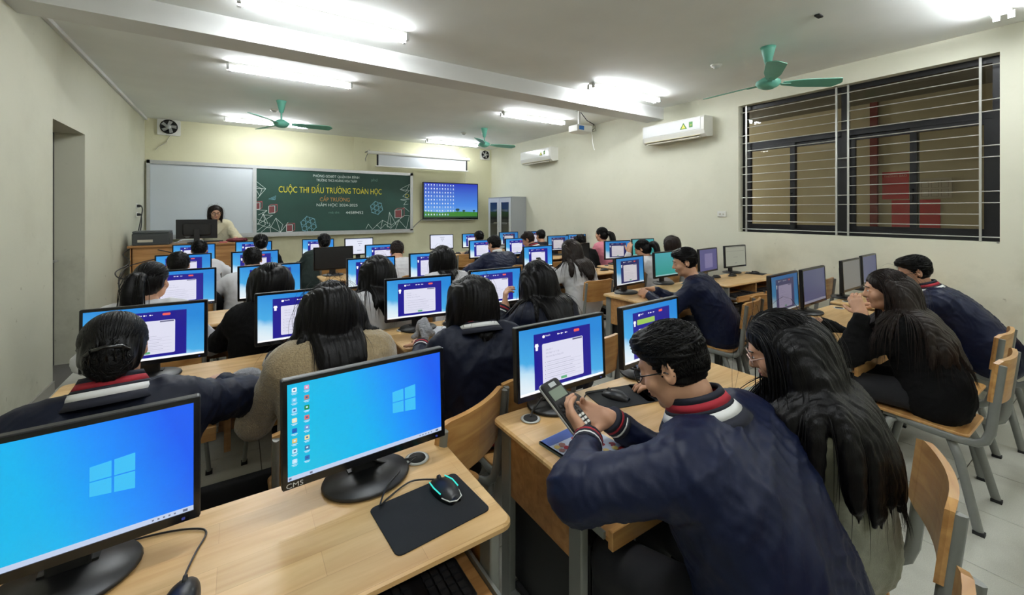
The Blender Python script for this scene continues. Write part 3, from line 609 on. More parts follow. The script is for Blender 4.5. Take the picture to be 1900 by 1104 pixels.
def desktop(icons, name):
    bg = grad_emis('desktop_'+name, [(0.0, srgb(0, 190, 225)), (0.45, srgb(6, 178, 238)), (0.72, srgb(20, 140, 250)), (1.0, srgb(16, 92, 240))], 'X', 0.21, 1.0, cloud=0.025, diag=0.35)
    s = Scr(SW, SH); s.rect(0, 0, 1, 1, bg); s.up()
    s.rect(0, 0.955, 1, 1, emis('taskbar', srgb(190, 205, 232), 1.0))
    lg = emis('logo_light', srgb(60, 190, 245), 1.0); u0 = 0.64 if icons else 0.60
    # four panes of the lit window emblem
    for a, b, lt, rt, lb, rb in ((0, 0.47, 0.10, 0.055, 0.49, 0.49), (0.53, 1.0, 0.05, 0.0, 0.49, 0.49), (0, 0.47, 0.52, 0.52, 0.90, 0.945), (0.53, 1.0, 0.52, 0.52, 0.95, 1.0)):
        U = lambda q: u0+q*0.165
        Vv = lambda q: 0.33+q*0.31
        s.quad([(U(a), Vv(lb)), (U(b), Vv(rb)), (U(b), Vv(rt)), (U(a), Vv(lt))], lg)
    if icons:
        cols = [srgb(235, 240, 245), srgb(120, 200, 240), srgb(170, 215, 245), srgb(240, 225, 190), srgb(20, 90, 190), srgb(225, 190, 110), srgb(200, 230, 245), srgb(190, 225, 245)]
        cols2 = [srgb(220, 150, 190), srgb(190, 120, 110), srgb(30, 140, 70), srgb(215, 110, 110), srgb(110, 150, 210), srgb(235, 215, 160), srgb(60, 120, 170), srgb(30, 110, 190)]
        wt = emis('icon_text', srgb(215, 235, 248), 1.0); dk = emis('icon_detail', srgb(40, 90, 150), 1.0)
        for c, cc in enumerate((cols, cols2)):
            for k in range(8):
                u, v = 0.025+c*0.068, 0.045+k*0.106
                s.rrect(u, v, u+0.027, v+0.046, 0.004, emis('icon_%d_%d' % (c, k), cc[k], 1.0)); s.rect(u-0.004, v+0.056, u+0.03, v+0.062, wt); s.rect(u+0.002, v+0.068, u+0.024, v+0.073, wt)
        s.up()
        for c in range(2):
            for k in range(8): u, v = 0.025+c*0.068, 0.045+k*0.106; s.rect(u+0.008, v+0.014, u+0.019, v+0.030, wt if (k+c) % 2 else dk)
    s.up(); ik = emis('tray_icon', srgb(90, 100, 130), 1.0)
    for k in range(5): s.rect(0.83+0.022*k, 0.972, 0.838+0.022*k, 0.985, ik)
    s.rect(0.955, 0.968, 0.975, 0.99, ik); s.rect(0.006, 0.968, 0.02, 0.988, ik); s.rect(0.12, 0.968, 0.135, 0.988, ik)
    return s.mesh('display')
def page(k):  # slate, violet and lgrey have grazing-view dimming put into their colours
    s = Scr(SW, SH)
    if k == 'white':
        s.rect(0, 0, 1, 1, emis('page_white', srgb(224, 228, 244), 1.0)); s.up(); s.rect(0, 0, 1, 0.05, emis('page_bar', srgb(190, 200, 225), 1.0)); ik = emis('page_ink', srgb(120, 130, 160), 1.0)
        s.rect(0.42, 0.16, 0.62, 0.18, ik); s.rect(0.45, 0.3, 0.6, 0.33, ik); s.rect(0.5, 0.42, 0.53, 0.47, ik); s.rect(0.42, 0.75, 0.58, 0.78, ik)
    elif k == 'grey':
        s.rect(0, 0, 1, 1, emis('page_grey', srgb(140, 142, 128), 1.0)); s.up(); ik = emis('page_line', srgb(108, 108, 100), 1.0)
        s.rect(0.05, 0.24, 0.92, 0.255, ik); s.rect(0.38, 0.55, 0.6, 0.57, ik); s.rect(0.45, 0.85, 0.55, 0.88, emis('page_btn', srgb(90, 95, 100), 1.0)); s.rect(0, 0, 1, 0.05, ik)
    elif k == 'teal':
        s.rect(0, 0, 1, 1, grad_emis('page_teal', [(0, srgb(40, 150, 140)), (1, srgb(70, 165, 175))], 'Z', 0.12, 0.85)); s.up(); s.rect(0, 0.95, 1, 1, emis('page_tealbar', srgb(150, 200, 200), 0.8))
    elif k == 'slate':
        s.rect(0, 0, 1, 1, emis('page_slate', srgb(62, 67, 100), 1.0)); s.up(); s.rect(0, 0.93, 1, 1, emis('page_slatebar', srgb(110, 112, 130), 1.0))
    elif k == 'violet':
        s.rect(0, 0, 1, 1, emis('page_violet', srgb(72, 70, 118), 1.0)); s.up(); s.rect(0.28, 0.2, 0.74, 0.88, emis('page_vcard', srgb(108, 102, 142), 1.0))
    elif k == 'lgrey':
        s.rect(0, 0, 1, 1, emis('page_lgrey', srgb(98, 98, 96), 1.0)); s.up(); s.rect(0.1, 0.1, 0.8, 0.11, emis('page_lline', srgb(95, 95, 95), 1.0))
    else: s.rect(0, 0, 1, 1, mat('screen_off', (0.004, 0.004, 0.005), 0.3))
    return s.mesh('display')
DISP = {('q', k, st): quiz(k, st) for k in ('bright', 'mid', 'dim') for st in ((0, 1, 2) if k == 'bright' else (0,))}
for k in ('white', 'grey', 'teal', 'slate', 'violet', 'lgrey', 'off'): DISP[k] = page(k)
DISP['desk_plain'] = desktop(False, 'plain'); DISP['desk_icons'] = desktop(True, 'icons')

# ------------------------------------------------------------------ monitor
def make_monitor():
    t = empty('monitor')
    MB().lathe([(0.0, 0.001), (0.112, 0.001), (0.118, 0.006), (0.114, 0.013), (0.03, 0.019), (0.0, 0.02)], 32, sy=0.86).obj('base', M['black'], t, (0, 0.0, 0))
    MB().slab(-0.034, 0.034, 0.012, 0.034, 0.012, 0.20, r=0.006, ch=0.002).box(-0.045, 0.045, 0.018, 0.05, 0.012, 0.022).obj('neck', M['black'], t)
    pan = MB().slab(-0.2175, 0.2175, -0.132, 0.132, -0.006, 0.016, r=0.006, ch=0.002, mtx=Matrix.Rotation(R(90), 4, 'X'))
    pan.slab(-0.15, 0.15, -0.09, 0.085, -0.032, -0.006, r=0.03, ch=0.012, mtx=Matrix.Rotation(R(90), 4, 'X'))
    po = pan.obj('screen_housing', M['black'], t, (0, -0.03, 0.073+0.132), (R(-2.5), 0, 0))
    bz = MB(); X, Z = 0.2175, 0.132; ix = SW/2; it, ib = 0.120, -0.112
    for (x0, x1, z0, z1) in ((-X+0.002, X-0.002, it, Z-0.002), (-X+0.002, X-0.002, -Z+0.002, ib), (-X+0.002, -ix, ib, it), (ix, X-0.002, ib, it)): bz.box(x0, x1, -0.0195, -0.0155, z0, z1)
    bz.obj('bezel', M['blackgloss'], po)
    d = mkobj('display', DISP['off'], po, (0, -0.0170, 0.004))
    MB().slab(-0.003, 0.003, -0.0018, 0.0018, 0, 0.002, r=0.001, mtx=Matrix.Translation((X-0.03, -0.0195, -Z+0.01)) @ Matrix.Rotation(R(90), 4, 'X')).obj('power_button', emis('power_led', srgb(60, 70, 170), 0.5), po)
    return t
MON0 = make_monitor(); snap(MON0)
CN = {1: 'first column', 2: 'second column', 3: 'third column', 4: 'window wall column'}
RN = {1: 'nearest row', 2: 'second row', 3: 'third row', 4: 'fourth row', 5: 'front row'}
COLN = {1: 'first desk column by the left wall', 2: 'second desk column', 3: 'third desk column', 4: 'fourth desk column by the window wall'}
ROWN = {1: 'nearest row', 2: 'second row from the camera', 3: 'third row', 4: 'fourth row', 5: 'front row by the blackboard'}
KD = {'q': 'showing a quiz page', 'white': 'showing a white page', 'grey': 'showing a grey page with a line', 'teal': 'showing a plain teal screen', 'slate': 'with a dull blue grey screen', 'violet': 'with a dull violet screen', 'lgrey': 'with a dull grey screen', 'off': 'switched off and black', 'desk_plain': 'showing a bright blue desktop', 'desk_icons': 'showing a blue desktop with icons'}
DZ_ = 0.75
# col,row,side, centre of the screen top edge (x,y), yaw deg, kind, style, dz
MONS = [(1,1,'left',-0.285,1.145,3,'desk_plain'), (1,1,'right',0.307,1.158,3,'desk_icons'), (2,1,'left',1.035,1.218,0.5,('q','bright',0)), (2,1,'right',1.583,1.245,4,('q','bright',1)),
 (1,2,'left',-0.333,2.42,-3,('q','bright',0)), (1,2,'right',0.29,2.44,0,('q','bright',0)), (2,2,'left',0.963,2.52,-4,('q','bright',0)), (2,2,'right',1.56,2.58,0,('q','bright',0)),
 (3,1,'left',3.05,1.335,3,('q','dim',0)), (3,1,'right',3.53,1.35,3,'slate',), (4,1,'left',4.41,1.41,2,'lgrey'), (4,1,'right',5.03,1.47,3,'slate'),
 (3,2,'left',2.998,2.605,6,('q','mid',0)), (3,2,'right',3.70,2.73,2,'teal'), (4,2,'left',4.396,2.71,7,'violet'), (4,2,'right',5.05,2.765,-2,'grey'),
 (1,3,'left',-0.345,3.77,0,('q','bright',0)), (1,3,'right',0.22,3.757,4,('q','bright',0)), (2,3,'left',1.01,3.825,3,('q','bright',2)), (2,3,'right',1.62,3.96,0,('q','bright',0)),
 (3,3,'left',3.012,4.02,0,('q','bright',0)), (3,3,'right',3.66,4.05,0,'off'), (4,3,'left',4.49,4.13,-12,('q','mid',0)), (4,3,'right',5.12,4.205,-8,'teal'),
 (1,4,'left',-0.427,5.10,3,('q','bright',2)), (1,4,'right',0.165,5.13,10,('q','bright',0)), (2,4,'left',0.941,5.207,3,'off'), (2,4,'right',1.53,5.29,2,('q','bright',2)),
 (3,4,'left',2.96,5.29,2,('q','bright',0)), (3,4,'right',3.60,5.35,2,('q','bright',2)), (4,4,'left',4.583,5.55,-5,('q','mid',0)), (4,4,'right',5.12,5.69,-3,('q','mid',0)),
 (1,5,'left',-0.448,6.58,3,('q','bright',0)), (1,5,'right',0.192,6.78,-8,('q','bright',0)), (2,5,'left',1.01,6.81,-10,('q','bright',0)), (2,5,'right',1.58,6.717,4,'white'),
 (3,5,'left',3.048,6.93,-5,'white'), (3,5,'right',3.66,6.91,0,('q','bright',0)), (4,5,'left',4.538,7.04,-3,('q','mid',0)), (4,5,'right',5.12,7.01,0,('q','mid',0))]
TOPZ = 0.073+0.264
first = True
SEAT = {}
for c, r, sd, x, y, yaw, kd in MONS:
    o = MON0 if first else copy_tree(MON0); first = False
    # top edge of the screen lies about 4 cm in front of the stand axis, base stands on the desk
    a = R(yaw); oy_ = 0.052; o.location = (x - math.sin(a)*oy_, y + math.cos(a)*oy_, DZ_+0.0005); o.rotation_euler = (0, 0, a)
    SEAT[(c, r, sd)] = (x, y)
    for ch in o.children:
        if ch.name.startswith('screen_housing'):
            for g2 in ch.children:
                if g2.name.startswith('display'): g2.data = DISP[kd]
    key = kd[0] if isinstance(kd, tuple) else kd
    tag(o, 'black monitor %s, %s, %s, %s' % (KD[key], sd, RN[r], CN[c]), 'monitor', 'computer monitors on the student desks')
# maker's mark on the bezel of the monitor nearest the camera
for o in list(bpy.data.objects):
    if o.name.startswith('screen_housing') and o.parent and ('desk_icons' in str(o.parent.get('label', '')) or 'with icons' in str(o.parent.get('label', ''))):
        mb = MB(); text_mb(mb, 'CMS', 0.016, 0, lambda x, y, z: (-0.190+x*1.25, -0.0198, -0.1225+y)); mb.obj('lettering', mat('mark_grey', srgb(190, 190, 190), 0.5), o)

# ------------------------------------------------------------------ desk
TW, TD = 1.20, 0.46
def make_desk():
    t = empty('computer_desk')
    MB().slab(-TW/2, TW/2, -TD/2, TD/2, -0.022, 0.0, r=0.03, ch=0.006, seg=5).obj('desktop', M['wood'], t, (0, 0, DZ_))
    for sx in (-1, 1):
        for sy in (-1, 1):
            x = sx*(TW/2-0.045); y = sy*(TD/2-0.045)
            MB().slab(x-0.014, x+0.014, y-0.028, y+0.028, 0.0, DZ_-0.022, r=0.006, ch=0.001).obj('leg', M['steel'], t)
        MB().box(x-0.012, x+0.012, -TD/2+0.07, TD/2-0.07, 0.12, 0.15).obj('side_rail', M['steel'], t)
        MB().box(x-0.008, x+0.008, -TD/2+0.07, TD/2-0.07, 0.49, DZ_-0.023).obj('side_panel', M['woodpanel'], t)
    MB().box(-TW/2+0.06, TW/2-0.06, TD/2-0.06, TD/2-0.036, 0.12, 0.15).obj('cross_rail', M['steel'], t); MB().box(-TW/2+0.06, TW/2-0.06, TD/2-0.06, TD/2-0.036, 0.69, 0.715).obj('cross_rail', M['steel'], t)
    MB().box(-TW/2+0.06, TW/2-0.06, TD/2-0.034, TD/2-0.02, 0.40, DZ_-0.023).obj('back_panel', M['woodpanel'], t)
    MB().box(-TW/2+0.06, TW/2-0.06, -0.15, 0.17, 0.15, 0.166).obj('lower_shelf', M['rubber'], t)
    MB().box(-0.012, 0.012, -TD/2+0.03, TD/2-0.04, 0.48, DZ_-0.023).obj('divider', M['woodpanel'], t)
    for sx in (-1, 1):
        cx = sx*0.285; k = MB().box(cx-0.245, cx+0.245, -TD/2-0.05, 0.08, 0.600, 0.612).obj('keyboard_tray', M['woodpanel'], t)
        MB().slab(cx-0.25, cx+0.25, 0.585, 0.64, -TD/2-0.068, -TD/2-0.05, r=0.004, ch=0.002, axis='y').obj('tray_front', M['woodchair'], k)
        MB().box(cx-0.255, cx-0.247, -TD/2-0.04, 0.1, 0.605, 0.625).obj('runner', M['steel'], k); MB().box(cx+0.247, cx+0.255, -TD/2-0.04, 0.1, 0.605, 0.625).obj('runner', M['steel'], k)
    for sx in (-1, 1):
        gx, gy = sx*0.49, 0.14
        gm_ = MB().lathe([(0.0, 0.0005), (0.034, 0.0005), (0.036, 0.003), (0.030, 0.005), (0.026, 0.004), (0.0, 0.004)], 24).obj('cable_port', M['whitemetal'], t, (gx, gy, DZ_))
        MB().lathe([(0.0, 0.004), (0.026, 0.004), (0.025, 0.007), (0.0, 0.0075)], 20).obj('port_cover', M['rubber'], gm_)
    return t
DESK0 = make_desk(); snap(DESK0)
# desk centres
DC = {(1,1):(-0.035,1.08), (2,1):(1.375,1.09), (3,1):(3.40,1.19), (4,1):(4.72,1.25), (1,2):(-0.035,2.35), (2,2):(1.36,2.45), (3,2):(3.38,2.52), (4,2):(4.73,2.57),
      (1,3):(-0.05,3.65), (2,3):(1.35,3.72), (3,3):(3.39,3.88), (4,3):(4.74,3.98), (1,4):(-0.05,4.98), (2,4):(1.37,5.10), (3,4):(3.39,5.18), (4,4):(4.74,5.45),
      (1,5):(-0.05,6.52), (2,5):(1.37,6.63), (3,5):(3.39,6.78), (4,5):(4.74,6.88)}
first = True
for (c, r), (x, y) in DC.items():
    o = DESK0 if first else copy_tree(DESK0); first = False
    o.location = (x, y, 0)
    tag(o, 'light wood computer desk on grey legs, %s, %s' % (RN[r], CN[c]), 'desk', 'two seat computer desks')

# ------------------------------------------------------------------ chair
def make_chair():
    t = empty('school_chair')
    MB().slab(-0.18, 0.18, -0.18, 0.18, 0, 0.016, r=0.03, ch=0.004).obj('seat', M['woodchair'], t, (0, 0, 0.424), (R(2), 0, 0))
    MB().tube([(-0.15, 0.14, 0.414), (-0.15, -0.14, 0.412)], 0.011).tube([(0.15, 0.14, 0.414), (0.15, -0.14, 0.412)], 0.011).tube([(-0.15, 0.12, 0.412), (0.15, 0.12, 0.412)], 0.011).tube([(-0.15, -0.12, 0.410), (0.15, -0.12, 0.410)], 0.011).obj('seat_frame', M['steel'], t)
    for sx in (-1, 1):
        for sy in (-1, 1):
            pts = [(sx*0.13, sy*0.09, 0.405), (sx*0.15, sy*0.115, 0.385), (sx*0.17, sy*0.15, 0.30), (sx*0.20, sy*0.215, 0.012)]
            l = MB().tube(pts, 0.019, n=8, flat=0.62, up=(0, 1, 0)).obj('leg', M['steel'], t)
            MB().box(sx*0.20-0.016, sx*0.20+0.016, sy*0.217-0.02, sy*0.217+0.02, 0, 0.014).obj('foot_cap', M['rubber'], l)
        pts = [(sx*0.155, 0.08, 0.412), (sx*0.175, -0.02, 0.408), (sx*0.18, -0.15, 0.404), (sx*0.18, -0.205, 0.412), (sx*0.18, -0.235, 0.435), (sx*0.18, -0.25, 0.48), (sx*0.18, -0.262, 0.60), (sx*0.18, -0.283, 0.80)]
        MB().tube(pts, 0.0105, n=8, flat=1.75, up=(1, 0, 0)).obj('back_post', M['steel'], t)
    mb = MB(); n = 10; V = []; F = []
    prof = []
    for i in range(n+1):
        u = -1+2*i/n; x = u*0.19; yb = -0.030*(1-u*u); V4 = [(x, yb-0.009), (x, yb+0.009)]; prof.append(V4)
    for i in range(n+1):
        hh = 0.105-0.014*max(0, (abs(-1+2*i/n)-0.8)/0.2)**2
        for (x, y) in prof[i]: V += [(x, y, -hh), (x, y, hh-0.004*0)]
    for i in range(n):
        a = i*4; b = a+4; F += [(a, b, b+1, a+1), (a+2, a+3, b+3, b+2), (a, a+2, b+2, b), (a+1, b+1, b+3, a+3)]
    F += [(0, 1, 3, 2), (n*4, n*4+2, n*4+3, n*4+1)]
    mb.add(V, F).obj('backrest', M['woodchair'], t, (0, -0.258, 0.715), (R(6), 0, 0))
    m = MB()
    for sx in (-1, 1):
        for z in (0.66, 0.77): m.lathe([(0, 0), (0.006, 0), (0.005, 0.003), (0, 0.004)], 8, mtx=Matrix.Translation((sx*0.18, -0.274-(z-0.66)*0.1, z)) @ Matrix.Rotation(R(90), 4, 'X'))
    m.obj('bolts', M['silver'], t, kind='stuff')
    return t
CH0 = make_chair(); snap(CH0)
CHAIRS = []
def chair(x, y, yaw, d, used=[]):
    o = CH0 if not CHAIRS else copy_tree(CH0); CHAIRS.append(o)
    o.location = (x, y, 0); o.rotation_euler = (0, 0, R(yaw)); tag(o, 'wooden school chair, '+d, 'chair', 'wooden school chairs'); return o

# ------------------------------------------------------------------ keyboard, mouse, tower
def make_keyboard():
    t = empty('keyboard')
    MB().slab(-0.21, 0.21, -0.065, 0.065, 0, 0.016, r=0.01, ch=0.003).obj('body', M['black'], t)
    m = MB()
    for j in range(5):
        for i in range(15 if j else 14):
            if j == 0 and 3 <= i <= 8:
                if i == 3: m.box(-0.115, -0.005, -0.055, -0.040, 0.016, 0.022)
                continue
            x = -0.2+i*0.0188+(j % 2)*0.003; y = -0.055+j*0.022; m.box(x, x+0.0155, y, y+0.017, 0.016, 0.022)
    for j in range(5):
        for i in range(4): x = 0.115+i*0.0215; y = -0.055+j*0.022; m.box(x, x+0.017, y, y+0.017, 0.016, 0.022)
    m.obj('keys', M['key'], t, kind='stuff')
    return t
KB0 = make_keyboard(); snap(KB0)
def make_mouse():
    t = empty('computer_mouse')
    m = MB(); N = 12; K = 14; V = []; 
    for i in range(N+1):
        u = i/N; y = -0.055+0.11*u; wd = 0.030*(math.sin(math.pi*min(1, max(0.0, u*0.9+0.05)))**0.45); hh = 0.036*(math.sin(math.pi*(0.06+0.86*u))**0.6)*(1-0.22*u)
        for k in range(K): a = math.pi*k/(K-1); V.append((math.cos(a)*wd, y, 0.001+abs(math.sin(a))**0.7*hh))
    F = [(i*K+k, i*K+k+1, (i+1)*K+k+1, (i+1)*K+k) for i in range(N) for k in range(K-1)]
    F += [(i*K, (i+1)*K, (i+1)*K+K-1, i*K+K-1) for i in range(N)]; F += [tuple(range(K)), tuple(range(N*K, N*K+K))[::-1]]
    m.add(V, F, 0, True).obj('shell', M['black'], t)
    MB().lathe([(0, -0.003), (0.009, -0.003), (0.009, 0.003), (0, 0.003)], 12, mtx=Matrix.Translation((0, 0.03, 0.026)) @ Matrix.Rotation(R(90), 4, 'Y')).obj('wheel', M['rubber'], t)
    return t
MS0 = make_mouse(); snap(MS0)
def make_tower():
    t = empty('computer_tower')
    MB().slab(-0.085, 0.085, -0.20, 0.20, 0, 0.37, r=0.004, ch=0.003).obj('case', mat('tower_black', (0.008, 0.008, 0.009), 0.5), t)
    MB().slab(-0.083, 0.083, 0.003, 0.367, -0.212, -0.2, r=0.008, ch=0.003, axis='y').obj('front_panel', M['blackgloss'], t)
    MB().box(-0.07, 0.07, -0.2135, -0.212, 0.30, 0.335).obj('drive_bay', M['key'], t); MB().box(-0.07, 0.07, -0.2135, -0.212, 0.25, 0.285).obj('drive_bay', M['key'], t)
    return t
TW0 = make_tower(); snap(TW0)
fk = fm = ft = True
for (c, r), (x, y) in DC.items():
    for sd, sx in (('left', -1), ('right', 1)):
        k = KB0 if fk else copy_tree(KB0); fk = False
        k.location = (x+sx*0.285, y-0.175, 0.6125)
        tag(k, 'black keyboard on desk tray, %s, %s, %s' % (sd, RN[r], CN[c]), 'keyboard', 'keyboards on the desk trays')
        tw = TW0 if ft else copy_tree(TW0); ft = False
        tw.location = (x+sx*0.44, y+0.0, 0.1665)
        tag(tw, 'black computer tower under desk, %s, %s, %s' % (sd, RN[r], CN[c]), 'computer', 'computer towers under the desks')
MOUSE = {}
def mouse(x, y, rz, d, z=DZ_):
    o = MS0 if not MOUSE else copy_tree(MS0); MOUSE[(x, y)] = o
    o.location = (x, y, z+0.0005); o.rotation_euler = (0, 0, R(rz)); tag(o, d, 'mouse'); return o
def mousepad(x, y, w_, h_, rz, d, z=DZ_):
    o = MB().slab(-w_/2, w_/2, -h_/2, h_/2, 0.0002, 0.0032, r=0.015, ch=0.0008).obj('mouse_pad', M['pad'], None, (x, y, z), (0, 0, R(rz))); tag(o, d, 'mouse pad'); return o
def cable(pts, r, d, m=None, name='cable'):
    # smooth catmull path
    P = [Vector(p) for p in pts]; Q = []
    for i in range(len(P)-1):
        p0, p1, p2, p3 = P[max(i-1, 0)], P[i], P[i+1], P[min(i+2, len(P)-1)]
        for k in range(6):
            t_ = k/6; Q.append(0.5*((2*p1)+(p2-p0)*t_+(2*p0-5*p1+4*p2-p3)*t_*t_+(3*p1-p0-3*p2+p3)*t_**3))
    Q.append(P[-1]); o = MB().tube(Q, r, n=6).obj(name, m or M['black']); tag(o, d, 'cable'); return o
# ------------------------------------------------------------------ implicit surface modelling for people
class Field:
    def __init__(s): s.p = []
    def cap(s, a, b, ra, rb=None, k=0.02, op='+', sc=None):
        s.p.append(('c', np.array(a, float), np.array(b, float), ra, ra if rb is None else rb, k, op)); return s
    def ell(s, c, A, r, k=0.02, op='+'):
        # A rows: local axes
        s.p.append(('e', np.array(c, float), np.array(A, float), np.array(r, float), None, k, op)); return s
    @staticmethod
    def dist(pr, P):
        if pr[0] == 'c':
            _, a, b, ra, rb, k, op = pr; ab = b-a; L2 = float(ab @ ab)+1e-9
            t = np.clip(((P-a) @ ab)/L2, 0, 1); d = P-a-t[..., None]*ab
            return np.sqrt((d*d).sum(-1))-(ra+(rb-ra)*t)
        _, c, A, r, _, k, op = pr
        q = (P-c) @ A.T; k0 = np.sqrt(((q/r)**2).sum(-1)); k1 = np.sqrt(((q/(r*r))**2).sum(-1))+1e-9
        return k0*(k0-1)/k1
    def bounds(s, pr):
        if pr[0] == 'c': R_ = max(pr[3], pr[4]); return np.minimum(pr[1], pr[2])-R_, np.maximum(pr[1], pr[2])+R_
        e = np.sqrt(((pr[2]*pr[3][:, None])**2).sum(0)); return pr[1]-e, pr[1]+e
    def value(s, P):
        D = np.full(P.shape[:-1], 9.0)
        for pr in s.p:
            if pr[6] == '+': D = np.minimum(D, Field.dist(pr, P))
        return D
    def build(s, v, pad=0.02):
        lo = np.min([s.bounds(p)[0] for p in s.p if p[6] == '+'], 0)-pad-2*v; hi = np.max([s.bounds(p)[1] for p in s.p if p[6] == '+'], 0)+pad+2*v
        n = np.ceil((hi-lo)/v).astype(int)+1; G = np.full(tuple(n), 0.2, np.float32)
        ax = [lo[i]+v*np.arange(n[i]) for i in range(3)]
        for pr in s.p:
            b0, b1 = s.bounds(pr); m = pr[5]+2.5*v; i0 = np.maximum(((b0-m-lo)/v).astype(int), 0); i1 = np.minimum(((b1+m-lo)/v).astype(int)+2, n)
            if (i1 <= i0).any(): continue
            X, Y, Z = np.meshgrid(ax[0][i0[0]:i1[0]], ax[1][i0[1]:i1[1]], ax[2][i0[2]:i1[2]], indexing='ij')
            d = Field.dist(pr, np.stack([X, Y, Z], -1)).astype(np.float32); sl = tuple(slice(i0[i], i1[i]) for i in range(3)); g0 = G[sl]; k = pr[5]
            if pr[6] == '+':
                h = np.maximum(k-np.abs(g0-d), 0); G[sl] = np.minimum(g0, d)-h*h/(4*k)
            else:
                h = np.maximum(k-np.abs(g0+d), 0); G[sl] = np.maximum(g0, -d)+h*h/(4*k)
        return surface_nets(G, lo, v)
def surface_nets(G, lo, v):
    ins = G < 0; n = G.shape
    c = ins[:-1, :-1, :-1].astype(np.int8)
    tot = np.zeros((n[0]-1, n[1]-1, n[2]-1), np.int8)
    for i in (0, 1):
        for j in (0, 1):
            for k in (0, 1): tot += ins[i:n[0]-1+i, j:n[1]-1+j, k:n[2]-1+k]
    act = (tot > 0) & (tot < 8); idx = -np.ones(act.shape, np.int64); cells = np.argwhere(act); N = len(cells); idx[act] = np.arange(N)
    acc = np.zeros((N, 3)); cnt = np.zeros(N)
    cor = [(i, j, k) for i in (0, 1) for j in (0, 1) for k in (0, 1)]
    val = {q: G[cells[:, 0]+q[0], cells[:, 1]+q[1], cells[:, 2]+q[2]] for q in cor}
    for q in cor:
        for ax in range(3):
            if q[ax]: continue
            p = list(q); p[ax] = 1; p = tuple(p); a, b = val[q], val[p]; m = (a < 0) != (b < 0)
            t = np.where(m, a/(a-b+1e-12), 0); pt = np.array(q, float)[None, :].repeat(N, 0); pt[:, ax] += t
            acc[m] += pt[m]; cnt[m] += 1
    V = lo+v*(cells+acc/np.maximum(cnt, 1)[:, None]); F = []
    for ax in range(3):
        s0 = [slice(1, n[0]-1), slice(1, n[1]-1), slice(1, n[2]-1)]; s1 = list(s0); s0[ax] = slice(0, n[ax]-1); s1[ax] = slice(1, n[ax])
        A, B = ins[tuple(s0)], ins[tuple(s1)]; e = np.argwhere(A != B); off = [1, 1, 1]; off[ax] = 0; e = e+np.array(off); flip = ins[e[:, 0], e[:, 1], e[:, 2]]
        u, w_ = (ax+1) % 3, (ax+2) % 3; q = []
        for du, dw in ((-1, -1), (0, -1), (0, 0), (-1, 0)):
            c2 = e.copy(); c2[:, u] += du; c2[:, w_] += dw; q.append(idx[c2[:, 0], c2[:, 1], c2[:, 2]])
        Q = np.stack(q, 1); Q[~flip] = Q[~flip][:, ::-1]; F.append(Q)
    F = np.concatenate(F); return V, F
def normals(V, F):
    a = V[F[:, 2]]-V[F[:, 0]]; b = V[F[:, 3]]-V[F[:, 1]]; n = np.cross(a, b); N = np.zeros_like(V)
    for k in range(4): np.add.at(N, F[:, k], n)
    return N/(np.linalg.norm(N, axis=1)[:, None]+1e-12)
def np_mesh(name, V, F, mats, smooth=True, mi=None):
    me = bpy.data.meshes.new(name); k = F.shape[1]
    me.vertices.add(len(V)); me.vertices.foreach_set('co', V.astype(np.float32).ravel()); me.loops.add(F.size); me.loops.foreach_set('vertex_index', F.astype(np.int32).ravel())
    me.polygons.add(len(F)); me.polygons.foreach_set('loop_start', np.arange(0, F.size, k, dtype=np.int32)); 
    for m in (mats if isinstance(mats, (list, tuple)) else [mats]): me.materials.append(m)
    if mi is not None: me.polygons.foreach_set('material_index', mi.astype(np.int32))
    me.polygons.foreach_set('use_smooth', np.full(len(F), smooth)); me.update(calc_edges=True); return me
def folds(P, f=1.0, seed=0.0):
    x, y, z = P[:, 0]*f+seed, P[:, 1]*f+seed*1.3, P[:, 2]*f
    wx = 0.3*np.sin(5*y+3*z+seed)+0.12*np.sin(13*z-7*x); a = np.sin(16*(x+wx)+11*z+3*np.sin(6*y)); b = np.sin(17*z+9*y+3*np.sin(7*x+seed)+2*np.sin(15*y)); c = np.sin(37*z-23*x+5*np.sin(9*y+seed)+2*np.sin(21*x))
    m1 = 0.5+0.5*np.sin(7*x+5*y+4*z+seed*2); m2 = 0.5+0.5*np.sin(6*z-8*y+seed)
    return ((1-np.abs(a))**1.6*1.1*m1+(1-np.abs(b))**1.6*1.2*m2+(1-np.abs(c))**1.5*0.5-0.6)

SKIN = mat('skin', srgb(196, 148, 118), 0.5, noise=0.06, nscale=25)
SKIN2 = mat('skin_tan', srgb(182, 134, 106), 0.5, noise=0.06, nscale=25)  # darker skin tone used for some of the boys
HAIRM = mat('black_hair', (0.0032, 0.0029, 0.0033), 0.36, spec=0.15, noise=0.3, nscale=90, bump=0.3, bscale=300, stretch=(1, 1, 0.05))
HAIRB = mat('brown_black_hair', (0.016, 0.010, 0.008), 0.40, spec=0.18, noise=0.35, nscale=90, bump=0.3, bscale=300, stretch=(1, 1, 0.05))
NAVY = mat('navy_jacket', srgb(13, 21, 48), 0.48, spec=0.22, noise=0.12, nscale=10, bump=0.25, bscale=40)
NAVYD = mat('dark_navy_jacket', srgb(10, 16, 34), 0.55, spec=0.2, noise=0.12, nscale=10, bump=0.25, bscale=40)
BLACKC = mat('black_cloth', (0.0035, 0.0035, 0.004), 0.85, spec=0.15, bump=0.3, bscale=200)
WHITEC = mat('white_shirt', srgb(205, 205, 208), 0.75, noise=0.05, nscale=10, bump=0.25, bscale=40)
BEIGE = mat('beige_fleece', srgb(152, 134, 102), 0.95, noise=0.22, nscale=110, bump=1.0, bscale=170, sheen=0.5)
GREYG = mat('grey_green_sweater', srgb(150, 152, 134), 0.9, noise=0.1, nscale=60, bump=0.4, bscale=260, sheen=0.3)
CREAMC = mat('cream_coat', srgb(205, 196, 165), 0.85, noise=0.06, bump=0.2)
